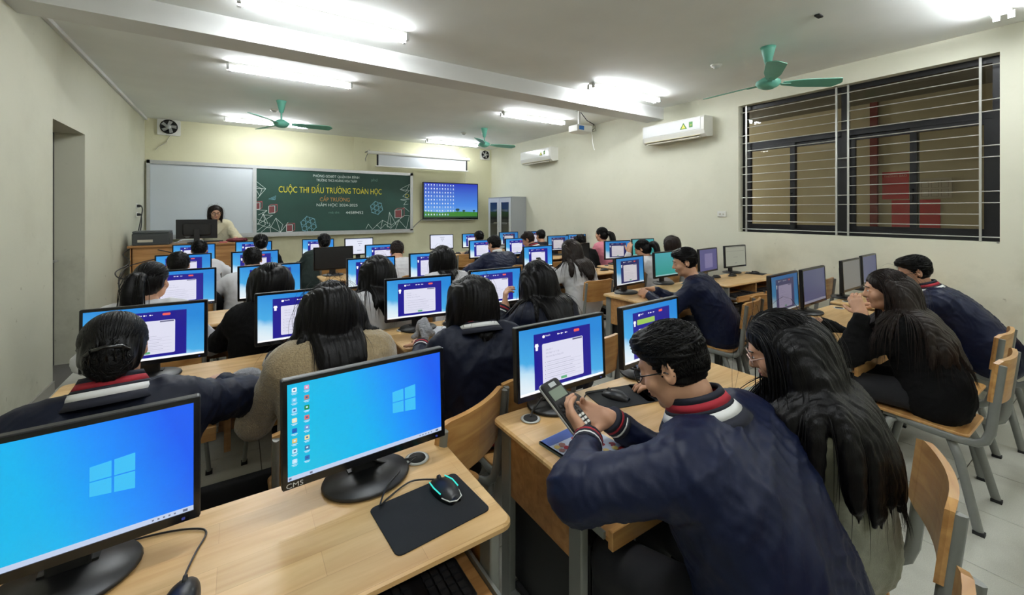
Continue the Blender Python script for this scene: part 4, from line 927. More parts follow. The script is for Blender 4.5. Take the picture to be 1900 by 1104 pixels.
GREEND = mat('dark_green_cloth', srgb(14, 32, 28), 0.85, bump=0.3)
PINKC = mat('pink_cloth', srgb(215, 130, 145), 0.85, noise=0.06)
GREYH = mat('grey_hood', srgb(150, 150, 150), 0.9, noise=0.08, bump=0.3)
TROU = mat('dark_trousers', (0.006, 0.006, 0.009), 0.85, bump=0.2)
REDB = mat('red_band', srgb(150, 22, 40), 0.8); WHB = mat('white_band', srgb(225, 225, 225), 0.8); NVB = mat('navy_band', srgb(12, 16, 34), 0.8)
EYEW = mat('eye_white', srgb(215, 210, 205), 0.3); EYEB = mat('eye_iris', (0.01, 0.006, 0.004), 0.15); LIP = mat('lips', srgb(165, 95, 88), 0.45)

def nrm(v): v = np.array(v, float); return v/(np.linalg.norm(v)+1e-12)
UP = np.array([0, 0, 1.0])
def add_hand(F, w, d, n, side, curl=(0.35, 0.4, 0.3), spread=1.0, k=0.006, thumb=0.5, fcurls=None, fd=None):
    d = nrm(d); n = nrm(np.array(n, float)-d*(np.array(n, float) @ d)); s_ = np.cross(n, d)*side  # thumb side
    w = np.array(w, float); fd = d if fd is None else fd; F.cap(w-fd*0.03, w+d*0.008, 0.0245, 0.023, 0.015)
    offs = (0.027, 0.009, -0.009, -0.026); lens = (0.068, 0.076, 0.070, 0.056)
    for i, (o, l) in enumerate(zip(offs, lens)):
        kn = w+d*(0.082-0.008*abs(i-1.2))+s_*o; F.cap(w+d*0.012+s_*o*0.6, kn, 0.0145, 0.0105, 0.010)
        cu = fcurls[i] if fcurls else curl; p = kn; ang = 0; dd0 = nrm(d+s_*o*2.6*spread)
        for j, fr in enumerate((0.45, 0.31, 0.24)):
            ang += cu[j]; dd = dd0*math.cos(ang)+n*math.sin(ang); q = p+dd*l*fr; F.cap(p, q, 0.0088-0.0008*j, 0.0082-0.0008*j, k); p = q
    p = w+d*0.018+s_*0.022; dd = nrm(d*0.75+s_*(0.75)+n*0.3*thumb*2); 
    for j, l in enumerate((0.042, 0.032, 0.026)):
        q = p+dd*l; F.cap(p, q, 0.0125-0.0018*j, 0.0108-0.0016*j, k+0.002); p = q; dd = nrm(dd+n*0.22*thumb+d*0.35)
def head_fields(F, Hc, f, r, u, sc=1.0, ears=True):
    A = np.array([r, f, u]); L = lambda x, y, z: Hc+sc*(r*x+f*y+u*z)
    F.ell(L(0, -0.008, 0.032), A, np.array([0.076, 0.094, 0.086])*sc, 0.03)
    F.ell(L(0, 0.030, -0.030), A, np.array([0.060, 0.062, 0.082])*sc, 0.03)
    F.cap(L(-0.035, 0.03, -0.075), L(0.035, 0.03, -0.075), 0.026*sc, k=0.03); F.ell(L(0, 0.066, -0.096), A, np.array([0.022, 0.018, 0.016])*sc, 0.02)
    F.cap(L(-0.03, 0.083, 0.022), L(0.03, 0.083, 0.022), 0.011*sc, k=0.012)
    F.cap(L(0, 0.088, 0.012), L(0, 0.107, -0.026), 0.007*sc, 0.0125*sc, k=0.012); F.cap(L(-0.012, 0.094, -0.031), L(0.012, 0.094, -0.031), 0.0085*sc, k=0.006)
    for s_ in (-1, 1):
        F.ell(L(s_*0.031, 0.094, 0.003), A, np.array([0.018, 0.013, 0.012])*sc, 0.012, '-'); F.ell(L(s_*0.031, 0.082, 0.003), A, np.array([0.0145, 0.012, 0.0115])*sc, 0.004)
        F.ell(L(s_*0.045, 0.062, -0.030), A, np.array([0.024, 0.022, 0.022])*sc, 0.02)
        if ears:
            B = np.array([nrm(r*0.92-f*0.35*s_), nrm(f*0.92+r*0.35*s_), u]); F.ell(L(s_*0.079, -0.006, -0.002), B, np.array([0.009, 0.019, 0.032])*sc, 0.006); F.ell(L(s_*0.087, 0.0, 0.004), B, np.array([0.006, 0.010, 0.017])*sc, 0.004, '-')
    F.cap(L(-0.016, 0.090, -0.054), L(0.016, 0.090, -0.054), 0.0072*sc, k=0.006); F.cap(L(-0.013, 0.088, -0.066), L(0.013, 0.088, -0.066), 0.0075*sc, k=0.006)
    F.cap(L(-0.02, 0.099, -0.0602), L(0.02, 0.099, -0.0602), 0.0025*sc, k=0.003, op='-')
def flow_locks(name, roots, dirs, length, width, body, root_o, mats, margin, gather=None, seg=14, wob=0.004, side=5, flat=0.42, grav=0.55, seed=1, keep=None, only_path=False, tip=0.02, stick=0.0):
    rg = np.random.default_rng(seed); N = len(roots); P = roots.copy(); D = dirs.copy(); path = [P.copy()]; step = length/seg
    mg = margin*rg.uniform(0.5, 1.35, N)
    ph = rg.uniform(0, 6.28, N)
    for i in range(seg):
        g_ = np.tile(np.array([0, 0, -1.0]), (N, 1))
        if gather is not None and i < gather[1]:
            g_ = gather[0]-P; g_ /= np.linalg.norm(g_, axis=1)[:, None]+1e-9
        a = grav if i > 1 else grav*0.55
        D = D*(1-a)+g_*a; D /= np.linalg.norm(D, axis=1)[:, None]+1e-9
        stp = step.copy()
        if gather is not None and i < gather[1]: stp = np.minimum(stp, np.linalg.norm(gather[0]-P, axis=1)*0.8)
        P = P+D*stp[:, None]
        for _ in range(3):
            d = body.value(P); m = d < mg
            if stick: m = (d < mg) | (d > mg*1.5+0.001)
            if not m.any(): break
            e = 0.004; Pm = P[m]; gx = np.stack([body.value(Pm+np.eye(3)[j]*e)-body.value(Pm-np.eye(3)[j]*e) for j in range(3)], 1); gx /= np.linalg.norm(gx, axis=1)[:, None]+1e-9
            dl = mg[m]-d[m]; dl = np.where(dl < 0, dl*stick, dl); P[m] = Pm+gx*dl[:, None]
        D = P-path[-1]; D /= np.linalg.norm(D, axis=1)[:, None]+1e-9
        path.append(P.copy())
    path = np.array(path)  # seg+1,N,3
    if only_path: return path
    for i in range(seg+1): path[i] += wob*(i/seg)*np.stack([np.sin(ph+i*0.7), np.cos(ph*1.7+i*0.6), 0*ph], 1)
    T = np.gradient(path, axis=0); T /= np.linalg.norm(T, axis=2)[..., None]+1e-9
    # outward normal
    O = path-(root_o+np.array([0, 0.02, -0.1])); O = O-(O*T).sum(-1)[..., None]*T; O /= np.linalg.norm(O, axis=2)[..., None]+1e-9; S_ = np.cross(T, O)
    prof = np.array([0.55]+[1-0.0*k for k in range(1, seg+1)]); tt = np.linspace(0, 1, seg+1); prof = np.minimum(0.35+tt*6, 1)*np.minimum(1, (1.0+tip-tt)*1.7)**0.8
    V = []
    for k in range(side):
        q = 2*math.pi*k/side; V.append(path+(S_*math.cos(q)+O*math.sin(q)*flat)*(width[None, :, None]*prof[:, None, None]))
    V = np.stack(V, 2)  # seg+1,N,side,3
    idx = np.arange((seg+1)*N*side).reshape(seg+1, N, side); a = idx[:-1]; b = idx[1:]; Fq = np.stack([a, np.roll(a, -1, 2), np.roll(b, -1, 2), b], -1).reshape(-1, 4)
    return V.reshape(-1, 3), Fq
def merge(*ms):
    V = []; F = []; n = 0
    for v, f in ms: V.append(v); F.append(f+n); n += len(v)
    return np.concatenate(V), np.concatenate(F)

NP = [0]
def person(label, head, pelvis, yaw=0, hyaw=None, hpitch=15, hroll=0, top='navy', topm=None, hair='short', hlen=0.45, hm=None, hands=None, lod=2, fem=True, collar=None, cuff=False, glasses=False, bulge=0.05,
           sc=1.0, sh=None, seatz=0.44, puff=1.0, hood=False, shlift=0.0, headsc=1.0, sway=0.0, legs=True, nlock=None, openf=False):
    NP[0] += 1; seed = NP[0]; v = {0: 0.0052, 1: 0.0075, 2: 0.0115}[lod]; vc = {0: 0.008, 1: 0.011, 2: 0.016}[lod]
    hyaw = yaw if hyaw is None else hyaw; a = R(yaw); r = np.array([math.cos(a), math.sin(a), 0]); f = np.array([-math.sin(a), math.cos(a), 0])
    ha = R(hyaw); pr = np.array([math.cos(ha), math.sin(ha), 0]); fh0 = np.array([-math.sin(ha), math.cos(ha), 0]); p = R(hpitch); hf = fh0*math.cos(p)-UP*math.sin(p); hu = UP*math.cos(p)+fh0*math.sin(p)
    q = R(hroll); hr = pr*math.cos(q)-hu*math.sin(q); hu = hu*math.cos(q)+pr*math.sin(q)
    O = np.array([pelvis[0], pelvis[1], 0.0]); hs = headsc*(0.92 if fem else 0.94)
    topp = np.array([head[0], head[1], head[2]])-O; Hc = topp-UP*0.128*hs
    t = empty('person', tuple(O)); tag(t, label, 'person', None)
    Pv = np.array([0, 0, seatz+0.095]); Nk = Hc-hu*0.115*hs-hf*0.030-UP*0.045
    sp = Nk-Pv; Mid = (Pv+Nk)/2-f*bulge+UP*0.0
    bez = lambda s_: (1-s_)**2*Pv+2*s_*(1-s_)*Mid+s_*s_*Nk
    B = Field(); C = Field(); ws = (0.93 if fem else 1.04)*sc
    # torso stack
    st = [(0.0, 0.068, 0.118), (0.2, 0.060, 0.108), (0.4, 0.062, 0.104), (0.6, 0.075, 0.107), (0.78, 0.098, 0.089), (0.90, 0.104, 0.060)]
    for s_, hw, rr in st:
        c = bez(s_); B.cap(c-r*hw*ws, c+r*hw*ws, rr*ws*0.95, k=0.07); e = 0.030*puff if s_ < 0.3 else (0.022*puff if s_ < 0.85 else 0.014*puff); C.cap(c-r*(hw*ws+0.006), c+r*(hw*ws+0.006), rr*ws*0.95+e, k=0.07)
    spd = nrm(bez(0.95)-bez(0.75))
    shw = (0.152 if fem else 0.172)*sc if sh is None else sh
    Sj = {}
    hands = hands or {}
    for sd in (-1, 1):
        S_ = bez(0.90)-spd*0.012+r*sd*shw+UP*shlift-f*0.004; Sj[sd] = S_
        B.cap(bez(0.93), S_, 0.055*ws, 0.048*ws, 0.05); C.cap(bez(0.90), S_, 0.056*ws+0.008*puff, 0.052*ws+0.018*puff, 0.05)
        hd = hands.get(sd)
        if hd is None: hd = dict(w=(O+f*0.36+r*sd*0.16)[:2].tolist()+[0.79], d=f*0.9-r*sd*0.3, n=(0, 0, -1))
        W = np.array(hd['w'], float)-O; al = hd.get('al', 1.0); ua, fa = 0.285*sc*al, 0.245*sc*al; D = W-S_; L = np.linalg.norm(D)
        if L > (ua+fa)*0.985: W = S_+D/L*(ua+fa)*0.985; D = W-S_; L = np.linalg.norm(D)
        hint = np.array(hd.get('hint', (-UP*0.8+r*sd*0.55-f*0.15)), float); dn = D/L; hp = hint-dn*(hint @ dn); hp = nrm(hp); x = (ua*ua-fa*fa+L*L)/(2*L); hgt = math.sqrt(max(ua*ua-x*x, 1e-5)); E = S_+dn*x+hp*hgt
        B.cap(S_, E, 0.046*ws, 0.038*ws, 0.03); B.cap(E, W, 0.038*ws, 0.0255, 0.02)
        cw_ = W-nrm(W-E)*(0.035 if cuff else 0.022)
        C.cap(S_, E, 0.054*ws+0.016*puff, 0.045*ws+0.016*puff, 0.03); C.cap(E, cw_, 0.046*ws+0.014*puff, 0.032+0.008*puff, 0.03)
        hd_ = nrm(hd.get('d', f)); add_hand(B, W+hd_*0.005, hd_, hd.get('n', (0, 0, -1)), -sd if False else (1 if sd == -1 else -1)*(-1), hd.get('curl', (0.35, 0.4, 0.3)), fcurls=hd.get('fc'), thumb=hd.get('thumb', 0.5), fd=nrm(W-E))
        if cuff:
            mb = MB(); ad = nrm(W-E); Z = Vector(ad); rot = Z.to_track_quat('Z', 'Y').to_matrix().to_4x4(); r0 = 0.036+0.005*puff
            for k_, (z0, z1, mi) in enumerate(((-0.045, -0.033, 0), (-0.033, -0.026, 2), (-0.026, -0.016, 0), (-0.016, -0.007, 1), (-0.007, 0.004, 0))):
                mb.lathe([(r0-0.003, z0), (r0, z0+0.001), (r0, z1-0.001), (r0-0.003, z1)], 18, mi=mi, mtx=Matrix.Translation(Vector(W)) @ rot)
            mb.obj('cuff', [NVB, REDB, WHB], t)
    Sh = Hc-hu*0.075-hf*0.02
    B.cap(Nk-UP*0.01, Sh, 0.053*ws, 0.047*ws, 0.03)
    head_fields(B, Hc, hf, hr, hu, hs, ears=(lod < 2 or hair == 'short'))
    if legs:
        T_ = Field()
        for sd in (-1, 1):
            hip = Pv+r*sd*0.085-UP*0.005; kn = Pv+f*0.40+r*sd*0.12+UP*(-0.01); an = np.array([kn[0], kn[1], 0.085])+f*0.04-UP*0.0
            B.cap(hip, kn, 0.072, 0.05, 0.03); B.cap(kn, an, 0.045, 0.034, 0.03); T_.cap(hip, kn, 0.086, 0.062, 0.04); T_.cap(kn, an+UP*0.02, 0.058, 0.050, 0.03)
            B.cap(an, an-UP*0.05+f*0.10, 0.035, 0.028, 0.02)
            mb = MB(); mb.ell((0, 0, 0), (0.045, 0.125, 0.045), 14, 8); Mx = Matrix.Translation(Vector(an-UP*0.042+f*0.05)) @ Matrix.Rotation(a, 4, 'Z'); sb = MB()
            vv = [Mx @ Vector((x_, y_, max(z_, -0.042))) for x_, y_, z_ in mb.v]; sb.add(vv, mb.f, 0, True).obj('shoe', M['rubber'], t)
        T_.cap(Pv-r*0.07, Pv+r*0.07, 0.115, k=0.05)
        V, F_ = T_.build(vc*1.1); np_ = np_mesh('trousers', V, F_, TROU); mkobj('trousers', np_, t)
    V, F_ = B.build(v); Nn = None
    mkobj('body', np_mesh('body', V, F_, SKIN if fem or seed % 2 else SKIN2), t)
    # upper garment
    topm = topm or NAVY
    V, F_ = C.build(vc); Nn = normals(V, F_); amp = {0: 0.0085, 1: 0.009, 2: 0.008}[lod]*(0.6 if topm in (BEIGE,) else 1.0)
    V = V+Nn*((folds(V, 1.0, seed*1.7)*0.55+folds(V[:, [1, 2, 0]], 2.1, seed*0.9)*0.45)*amp)[:, None]; mkobj({'shirt': 'shirt', 'sweater': 'sweater', 'coat': 'coat'}.get(top, 'jacket'), np_mesh('top', V, F_, topm), t)
    if collar:
        mb = MB(); ctr = bez(0.97)-spd*0.0; ax = nrm(nrm(Sh-Nk)*0.7+UP*0.5+f*0.22); rot = Vector(ax).to_track_quat('Z', 'Y').to_matrix().to_4x4(); Mx = Matrix.Translation(Vector(Nk+ax*0.042-f*0.008)) @ rot
        if collar == 'stripe': bands = [(-0.02, 0.006, 0.082, 0.073, 1), (0.006, 0.013, 0.073, 0.071, 2), (0.013, 0.023, 0.071, 0.068, 0), (0.023, 0.034, 0.068, 0.066, 1), (0.034, 0.044, 0.066, 0.064, 0)]
        elif collar == 'white': bands = [(-0.01, 0.035, 0.074, 0.062, 2)]
        for z0, z1, ra, rb, mi in ([(-0.045, -0.022, 0.122, 0.104, 0), (-0.022, -0.003, 0.104, 0.091, 2), (-0.003, 0.005, 0.091, 0.086, 0), (0.005, 0.022, 0.086, 0.077, 1), (0.022, 0.036, 0.077, 0.071, 0)] if collar == 'stripe' else bands):
            V4 = []; n = 28
            for rr, z in ((ra, z0), (rb, z1), (rb-0.006, z1), (ra-0.012, z0)):
                for k_ in range(n): q_ = 2*math.pi*k_/n; V4.append(Mx @ Vector((rr*math.cos(q_), rr*math.sin(q_), z)))
            mb.add(V4, [((i*n+k_), (i*n+(k_+1) % n), (((i+1) % 4)*n+(k_+1) % n), (((i+1) % 4)*n+k_)) for i in range(4) for k_ in range(n)], mi, True)
        mb.obj('collar', [NVB, REDB, WHB], t)
        if collar == 'stripe' and lod < 2 or collar == 'stripe' and topm is NAVY:
            # ribbed hem with stripes round the hips
            mb = MB(); n = 32
            for z0, z1, mi in ((-0.055, -0.035, 1), (-0.035, -0.022, 2), (-0.022, 0.0, 0)):
                V4 = []
                for dz, off in ((z0, 0), (z1, 0), (z1, -0.02), (z0, -0.02)):
                    for k_ in range(n): q_ = 2*math.pi*k_/n; c_ = r*math.cos(q_)*(0.068*ws+0.118*ws+0.024+off)+f*math.sin(q_)*(0.118*ws+0.028+off); V4.append(tuple(Pv+c_+UP*(dz-0.01)))
                mb.add(V4, [((i*n+k_), (i*n+(k_+1) % n), (((i+1) % 4)*n+(k_+1) % n), (((i+1) % 4)*n+k_)) for i in range(4) for k_ in range(n)], mi, True)
            mb.obj('hem', [NVB, REDB, WHB], t)
    if hood:
        Hd = Field(); c = bez(0.93)-f*0.055; Hd.cap(c-r*0.07, c+r*0.07, 0.05, k=0.04); Hd.cap(c-r*0.08, bez(0.95)-r*0.085+f*0.06, 0.04, 0.02, 0.03); Hd.cap(c+r*0.08, bez(0.95)+r*0.085+f*0.06, 0.04, 0.02, 0.03); Hd.cap(c-UP*0.05-f*0.03-r*0.03, c-UP*0.05-f*0.03+r*0.03, 0.04, k=0.04)
        V, F_ = Hd.build(vc*0.8); V = V+normals(V, F_)*(folds(V, 2.0, 3)*0.006)[:, None]; mkobj('hood', np_mesh('hood', V, F_, GREYH), t)
    # ------------------------------------------------ hair
    hm = hm or HAIRM; L = lambda x, y, z: Hc+hs*(hr*x+hf*y+hu*z); A = np.array([hr, hf, hu])
    Hf = Field(); rg = np.random.default_rng(seed)
    bodyc = Field(); bodyc.p = [p_ for p_ in B.p if p_[6] == '+']+[p_ for p_ in C.p]
    def scalp(n, zmin=-0.15):
        th = rg.uniform(0, 2*math.pi, n); ph = np.arccos(rg.uniform(zmin, 1.0, n)); return np.stack([np.sin(ph)*np.sin(th), np.sin(ph)*np.cos(th), np.cos(ph)], 1)
    part_x = 0.012*(1 if seed % 2 else -1)
    def comb(pt, dv):
        fr = np.clip((pt[:, 1]+0.05)/0.07, 0.0, 1.0); lat = np.stack([np.sign(pt[:, 0]-part_x)*(0.05+fr*0.35)+dv[:, 0]*(0.25+0.6*fr), -0.45-0.5*(pt[:, 1] < 0)-(pt[:, 1] > 0.02)*0.55, -0.25-0.5*(1-fr)], 1)
        lat -= dv*((lat*dv).sum(1))[:, None]*0.8; lat = lat @ A; return lat/np.linalg.norm(lat, axis=1)[:, None]
    face = [('e', L(0, 0.115, -0.05), A, np.array([0.055, 0.065, 0.095])*hs, None, 0.01, '+'), ('e', L(0, 0.05, -0.05), A, np.array([0.070, 0.06, 0.085])*hs, None, 0.01, '+')]
    if hair == 'short':
        Hf.ell(L(0, -0.012, 0.050), A, np.array([0.083, 0.100, 0.081])*hs, 0.02); Hf.ell(L(0, 0.048, 0.085), A, np.array([0.060, 0.050, 0.032])*hs, 0.03)
        Hf.ell(L(0, -0.011, 0.020), A, np.array([0.0785, 0.0965, 0.096])*hs, 0.012)
        Hf.ell(L(0, 0.088, -0.045), A, np.array([0.12, 0.085, 0.105])*hs, 0.008, '-')
        for s_ in (-1, 1): Hf.ell(L(s_*0.095, 0.002, -0.016), A, np.array([0.03, 0.028, 0.038])*hs, 0.004, '-')
        Hf.ell(L(0, -0.06, -0.155), A, np.array([0.13, 0.12, 0.085])*hs, 0.010, '-')
    else:
        big = 1.0
        Hf.ell(L(0, -0.012, 0.034), A, np.array([0.084*big, 0.103, 0.090])*hs, 0.02); Hf.ell(L(0, -0.045, -0.025), A, np.array([0.076*big, 0.068, 0.076])*hs, 0.04)
        Hf.ell(L(0, 0.098, -0.055), A, np.array([0.078, 0.072, 0.112])*hs, 0.012, '-')
        if openf: Hf.ell(L(0, 0.115, -0.05), A, np.array([0.09, 0.095, 0.115])*hs, 0.012, '-')
        if hair == 'bun': Hf.ell(L(0, -0.105, -0.035), A, np.array([0.060, 0.036, 0.062])*hs, 0.02)
    colg = Field(); colg.p = bodyc.p+face
    if hair == 'long':
        colg2 = Field(); colg2.p = [(p_[0], p_[1], p_[2], p_[3]+0.010, p_[4]+0.010, p_[5], p_[6]) for p_ in C.p]+[p_ for p_ in B.p if p_[6] == '+']+face
        dv = scalp(600, -0.55); pt = np.array([0, -0.012, 0.034])+dv*np.array([0.076, 0.094, 0.082]); ok = (pt[:, 1] < 0.04) & (pt[:, 2] < 0.09) & ((pt[:, 2] > -0.01) | (pt[:, 1] < -0.03)); ok &= (not openf) | (pt[:, 1] < -0.02); pt, dv = pt[ok][:(130 if lod == 0 else 90)], dv[ok][:(130 if lod == 0 else 90)]
        ng = len(pt); rts = Hc+hs*(pt @ A); gl_ = rg.uniform(0.72, 0.88, ng)*hlen+0.07
        gp = flow_locks('g', rts, comb(pt, dv), gl_, np.ones(ng), colg2, Hc, hm, 0.002, seg=12, wob=0.0, grav=0.45, seed=seed, only_path=True)
        for k_ in range(ng):
            for i_ in range(1, 12):
                bs = 0.0125 if lod < 2 else 0.015; ra = bs*min(1, (13-i_)/8.0)*min(1, (i_+1.5)/4)+0.001; rb = bs*min(1, (12-i_)/8.0)*min(1, (i_+2.5)/4)+0.001; Hf.cap(gp[i_, k_], gp[i_+1, k_], ra, rb, 0.03)
    V, F_ = Hf.build({0: 0.0045, 1: 0.006, 2: 0.009}[lod], 0.01)
    x = (V-Hc) @ hr; y = (V-Hc) @ hf; z = (V-Hc) @ hu; az = np.arctan2(x, -y+0.02)
    if hair == 'short': dsp = 0.002*np.sin(70*x+20*np.sin(40*z))+0.002*np.sin(95*y+30*x+9*np.sin(60*z))
    else:
        xr = (V @ hr)+0.25*(V @ hf); dsp = 0.0012*np.sin(330*xr+5*np.sin(9*V[:, 2]))+0.0010*np.sin(520*xr+9*np.sin(7*V[:, 2]+1))
    V = V+normals(V, F_)*dsp[:, None]; parts = [(V, F_)]
    col = Field(); col.p = bodyc.p+[p_ for p_ in Hf.p if p_[6] == '+'][:3]+(face if hair == 'long' else [])
    if hair == 'short':
        n = {0: 1500, 1: 420, 2: 110}[lod]; dv = scalp(n*4, -0.5); pt = np.array([0, -0.012, 0.040])+dv*np.array([0.083, 0.099, 0.088])
        ok = (pt[:, 2] > 0.072) | ((pt[:, 1] < -0.035) & (pt[:, 2] > -0.035)) | ((pt[:, 1] < 0.04) & (pt[:, 2] > 0.035)); pt, dv = pt[ok][:n], dv[ok][:n]; m = len(pt)
        fl = np.stack([np.sin(pt[:, 2]*60+seed)*0.25, np.where(pt[:, 2] > 0.06, 0.8, -0.1), np.where(pt[:, 2] > 0.06, 0.0, -0.9)], 1)+rg.normal(0, 0.28, (m, 3)); fl -= dv*((fl*dv).sum(1))[:, None]; fl /= np.linalg.norm(fl, axis=1)[:, None]+1e-9
        dr_ = (fl+dv*np.where(pt[:, 2:3] > 0.06, 0.45, 0.12)) @ A; dr_ /= np.linalg.norm(dr_, axis=1)[:, None]
        parts.append(flow_locks('h', Hc+hs*(pt @ A), dr_, rg.uniform(0.016, 0.034, m), rg.uniform(0.0011, 0.0026, m)*{0: 1, 1: 1.6, 2: 2.6}[lod], col, Hc, hm, 0.001, seg=4, wob=0.0, side=4, flat=0.5, grav=0.10, seed=seed, stick=0.35))
    else:
        n = nlock or {0: 1300, 1: 520, 2: 110}[lod]
        if hair != 'long': n = int(n*0.6)
        dv = scalp(n*5); pt = np.array([0, -0.012, 0.034])+dv*np.array([0.0885, 0.106, 0.0925])
        ok = (pt[:, 1] < 0.045) | ((pt[:, 2] > 0.075)); ok &= ~((np.abs(pt[:, 0]) < 0.05) & (pt[:, 1] > 0.05) & (pt[:, 2] < 0.085)); ok &= (not openf) | (pt[:, 1] < -0.01) | (pt[:, 2] > 0.11); pt, dv = pt[ok][:n], dv[ok][:n]; m = len(pt)
        roots = Hc+hs*(pt @ A); dr_ = comb(pt, dv); wd = rg.uniform(0.0014, 0.0034, m)*({0: 1.0, 1: 1.5, 2: 3.0}[lod])
        if hair == 'long':
            ln = rg.uniform(0.80, 1.03, m)*hlen+0.10
            col2 = Field(); col2.p = [(p_[0], p_[1], p_[2], p_[3]+0.024, p_[4]+0.024, p_[5], p_[6]) for p_ in C.p]+[p_ for p_ in B.p if p_[6] == '+']+[p_ for p_ in Hf.p if p_[6] == '+'][:2]+face
            parts.append(flow_locks('h', roots, dr_, ln, wd, col2, Hc, hm, 0.003, seg={0: 18, 1: 13, 2: 9}[lod], wob=0.004, side=3 if lod else 4, flat=0.6, grav=0.42, seed=seed, tip=0.0))
            nf = {0: 70, 1: 20, 2: 0}[lod]
            if nf: parts.append(flow_locks('h', roots[:nf], dr_[:nf], ln[:nf]*rg.uniform(0.9, 1.1, nf), rg.uniform(0.0006, 0.0012, nf), col, Hc, hm, 0.022, seg=16, wob=0.012, side=3, grav=0.40, seed=seed+50))
        else:
            gpt = L(0.0, -0.118, 0.015) if hair == 'pony' else L(0.0, -0.115, -0.02)
            parts.append(flow_locks('h', roots, dr_, np.full(m, 0.22), wd, col, Hc, hm, 0.0015, gather=(gpt, 12), seg=12, wob=0.0, side=4, flat=0.5, seed=seed, tip=0.3, stick=0.8))
            if hair == 'pony':
                P_ = Field(); mg_ = 26; rt = gpt+rg.normal(0, 0.008, (mg_, 3)); dd = np.tile(-hf*0.8+hu*0.1, (mg_, 1))+rg.normal(0, 0.14, (mg_, 3)); dd /= np.linalg.norm(dd, axis=1)[:, None]
                gp = flow_locks('g', rt, dd, rg.uniform(0.85, 0.95, mg_)*hlen, np.ones(mg_), bodyc, Hc, hm, 0.010, seg=11, wob=0.0, grav=0.42, seed=seed, only_path=True)
                for k_ in range(mg_):
                    for i_ in range(0, 11): P_.cap(gp[i_, k_], gp[i_+1, k_], 0.014*min(1, (12-i_)/5.0)+0.001, 0.014*min(1, (11-i_)/5.0)+0.001, 0.012)
                parts.append(P_.build({0: 0.0045, 1: 0.006, 2: 0.009}[lod]))
                m = {0: 300, 1: 180, 2: 60}[lod]; rt = gpt+rg.normal(0, 0.010, (m, 3)); dd = np.tile(-hf*0.8+hu*0.1, (m, 1))+rg.normal(0, 0.18, (m, 3)); dd /= np.linalg.norm(dd, axis=1)[:, None]
                parts.append(flow_locks('h', rt, dd, rg.uniform(0.8, 1.05, m)*hlen, rg.uniform(0.0015, 0.003, m)*(2 if lod == 2 else 1), bodyc, Hc, hm, 0.018, seg=12, wob=0.004, side=4, grav=0.42, seed=seed+9))
            else:
                m = {0: 260, 1: 150, 2: 60}[lod]; an = rg.uniform(0, 6.28, m); rad = rg.uniform(0.012, 0.050, m); rt = gpt-hf*0.02+(np.outer(np.cos(an)*rad, hr)+np.outer(np.sin(an)*rad*1.1, hu)); dd = np.outer(-np.sin(an), hr)+np.outer(np.cos(an), hu)
                parts.append(flow_locks('h', rt, dd, rg.uniform(0.04, 0.07, m), rg.uniform(0.0015, 0.003, m), col, Hc, hm, 0.001, seg=7, wob=0.0, side=4, grav=0.02, seed=seed+9, stick=0.9))
                cm = MB(); Mx = Matrix(((hr[0], hf[0], hu[0], 0), (hr[1], hf[1], hu[1], 0), (hr[2], hf[2], hu[2], 0), (0, 0, 0, 1))); Mx = Matrix.Translation(Vector(L(0, -0.148, -0.02))) @ Mx
                cm.tube([Mx @ Vector(q_) for q_ in ((-0.045, 0.012, 0.012), (-0.03, -0.004, 0.024), (0, -0.01, 0.03), (0.03, -0.004, 0.026), (0.045, 0.012, 0.014))], 0.006)
                for k_ in range(5): cm.tube([Mx @ Vector(((k_-2)*0.017, -0.008, 0.026)), Mx @ Vector(((k_-2)*0.017, -0.006, 0.0)), Mx @ Vector(((k_-2)*0.018, 0.012, -0.02))], 0.003)
                cm.obj('hair_clip', M['blackgloss'], t)
    V, F_ = merge(*parts); mkobj('hair', np_mesh('hair', V, F_, hm), t)
    # face details
    if lod < 2:
        Mx = Matrix(((hr[0], hf[0], hu[0], 0), (hr[1], hf[1], hu[1], 0), (hr[2], hf[2], hu[2], 0), (0, 0, 0, 1)))
        for s_ in (-1, 1):
            MB().ell((0, 0, 0), (0.0115*hs, 0.0115*hs, 0.0065*hs), 12, 8, 0, Matrix.Translation(Vector(L(s_*0.031, 0.0845, 0.003))) @ Mx).ell((0, 0, 0), (0.0052, 0.0052, 0.0052), 10, 6, 1, Matrix.Translation(Vector(L(s_*0.031, 0.0915, 0.003))) @ Mx).obj('eye', [EYEW, EYEB], t)
            MB().tube([L(s_*0.017, 0.0985, 0.0245), L(s_*0.031, 0.0975, 0.0285), L(s_*0.049, 0.085, 0.024)], 0.0026, n=5).obj('eyebrow', EYEB, t)
        MB().ell((0, 0, 0), (0.021*hs, 0.006, 0.0045), 12, 6, 0, Matrix.Translation(Vector(L(0, 0.0955, -0.0545))) @ Mx).ell((0, 0, 0), (0.018*hs, 0.006, 0.0055), 12, 6, 0, Matrix.Translation(Vector(L(0, 0.0935, -0.066))) @ Mx).obj('lips', LIP, t)
    if glasses:
        gl = MB()
        for s_ in (-1, 1):
            gl.tube([L(s_*0.034+0.026*math.cos(q_), 0.106-0.004*abs(math.cos(q_)), 0.000+0.019*math.sin(q_)) for q_ in [2*math.pi*k_/16 for k_ in range(17)]], 0.0018, n=5)
            gl.tube([L(s_*0.060, 0.102, 0.004), L(s_*0.080, 0.06, 0.006), L(s_*0.083, 0.0, 0.004), L(s_*0.080, -0.02, -0.012)], 0.0018, n=5)
        gl.tube([L(-0.009, 0.106, 0.003), L(0.009, 0.106, 0.003)], 0.0018, n=5)
        gl.obj('glasses', mat('pale_frame', srgb(205, 175, 165), 0.3, 0.3) if glasses == 'pale' else M['blackgloss'], t)
    return t, O, Hc+O
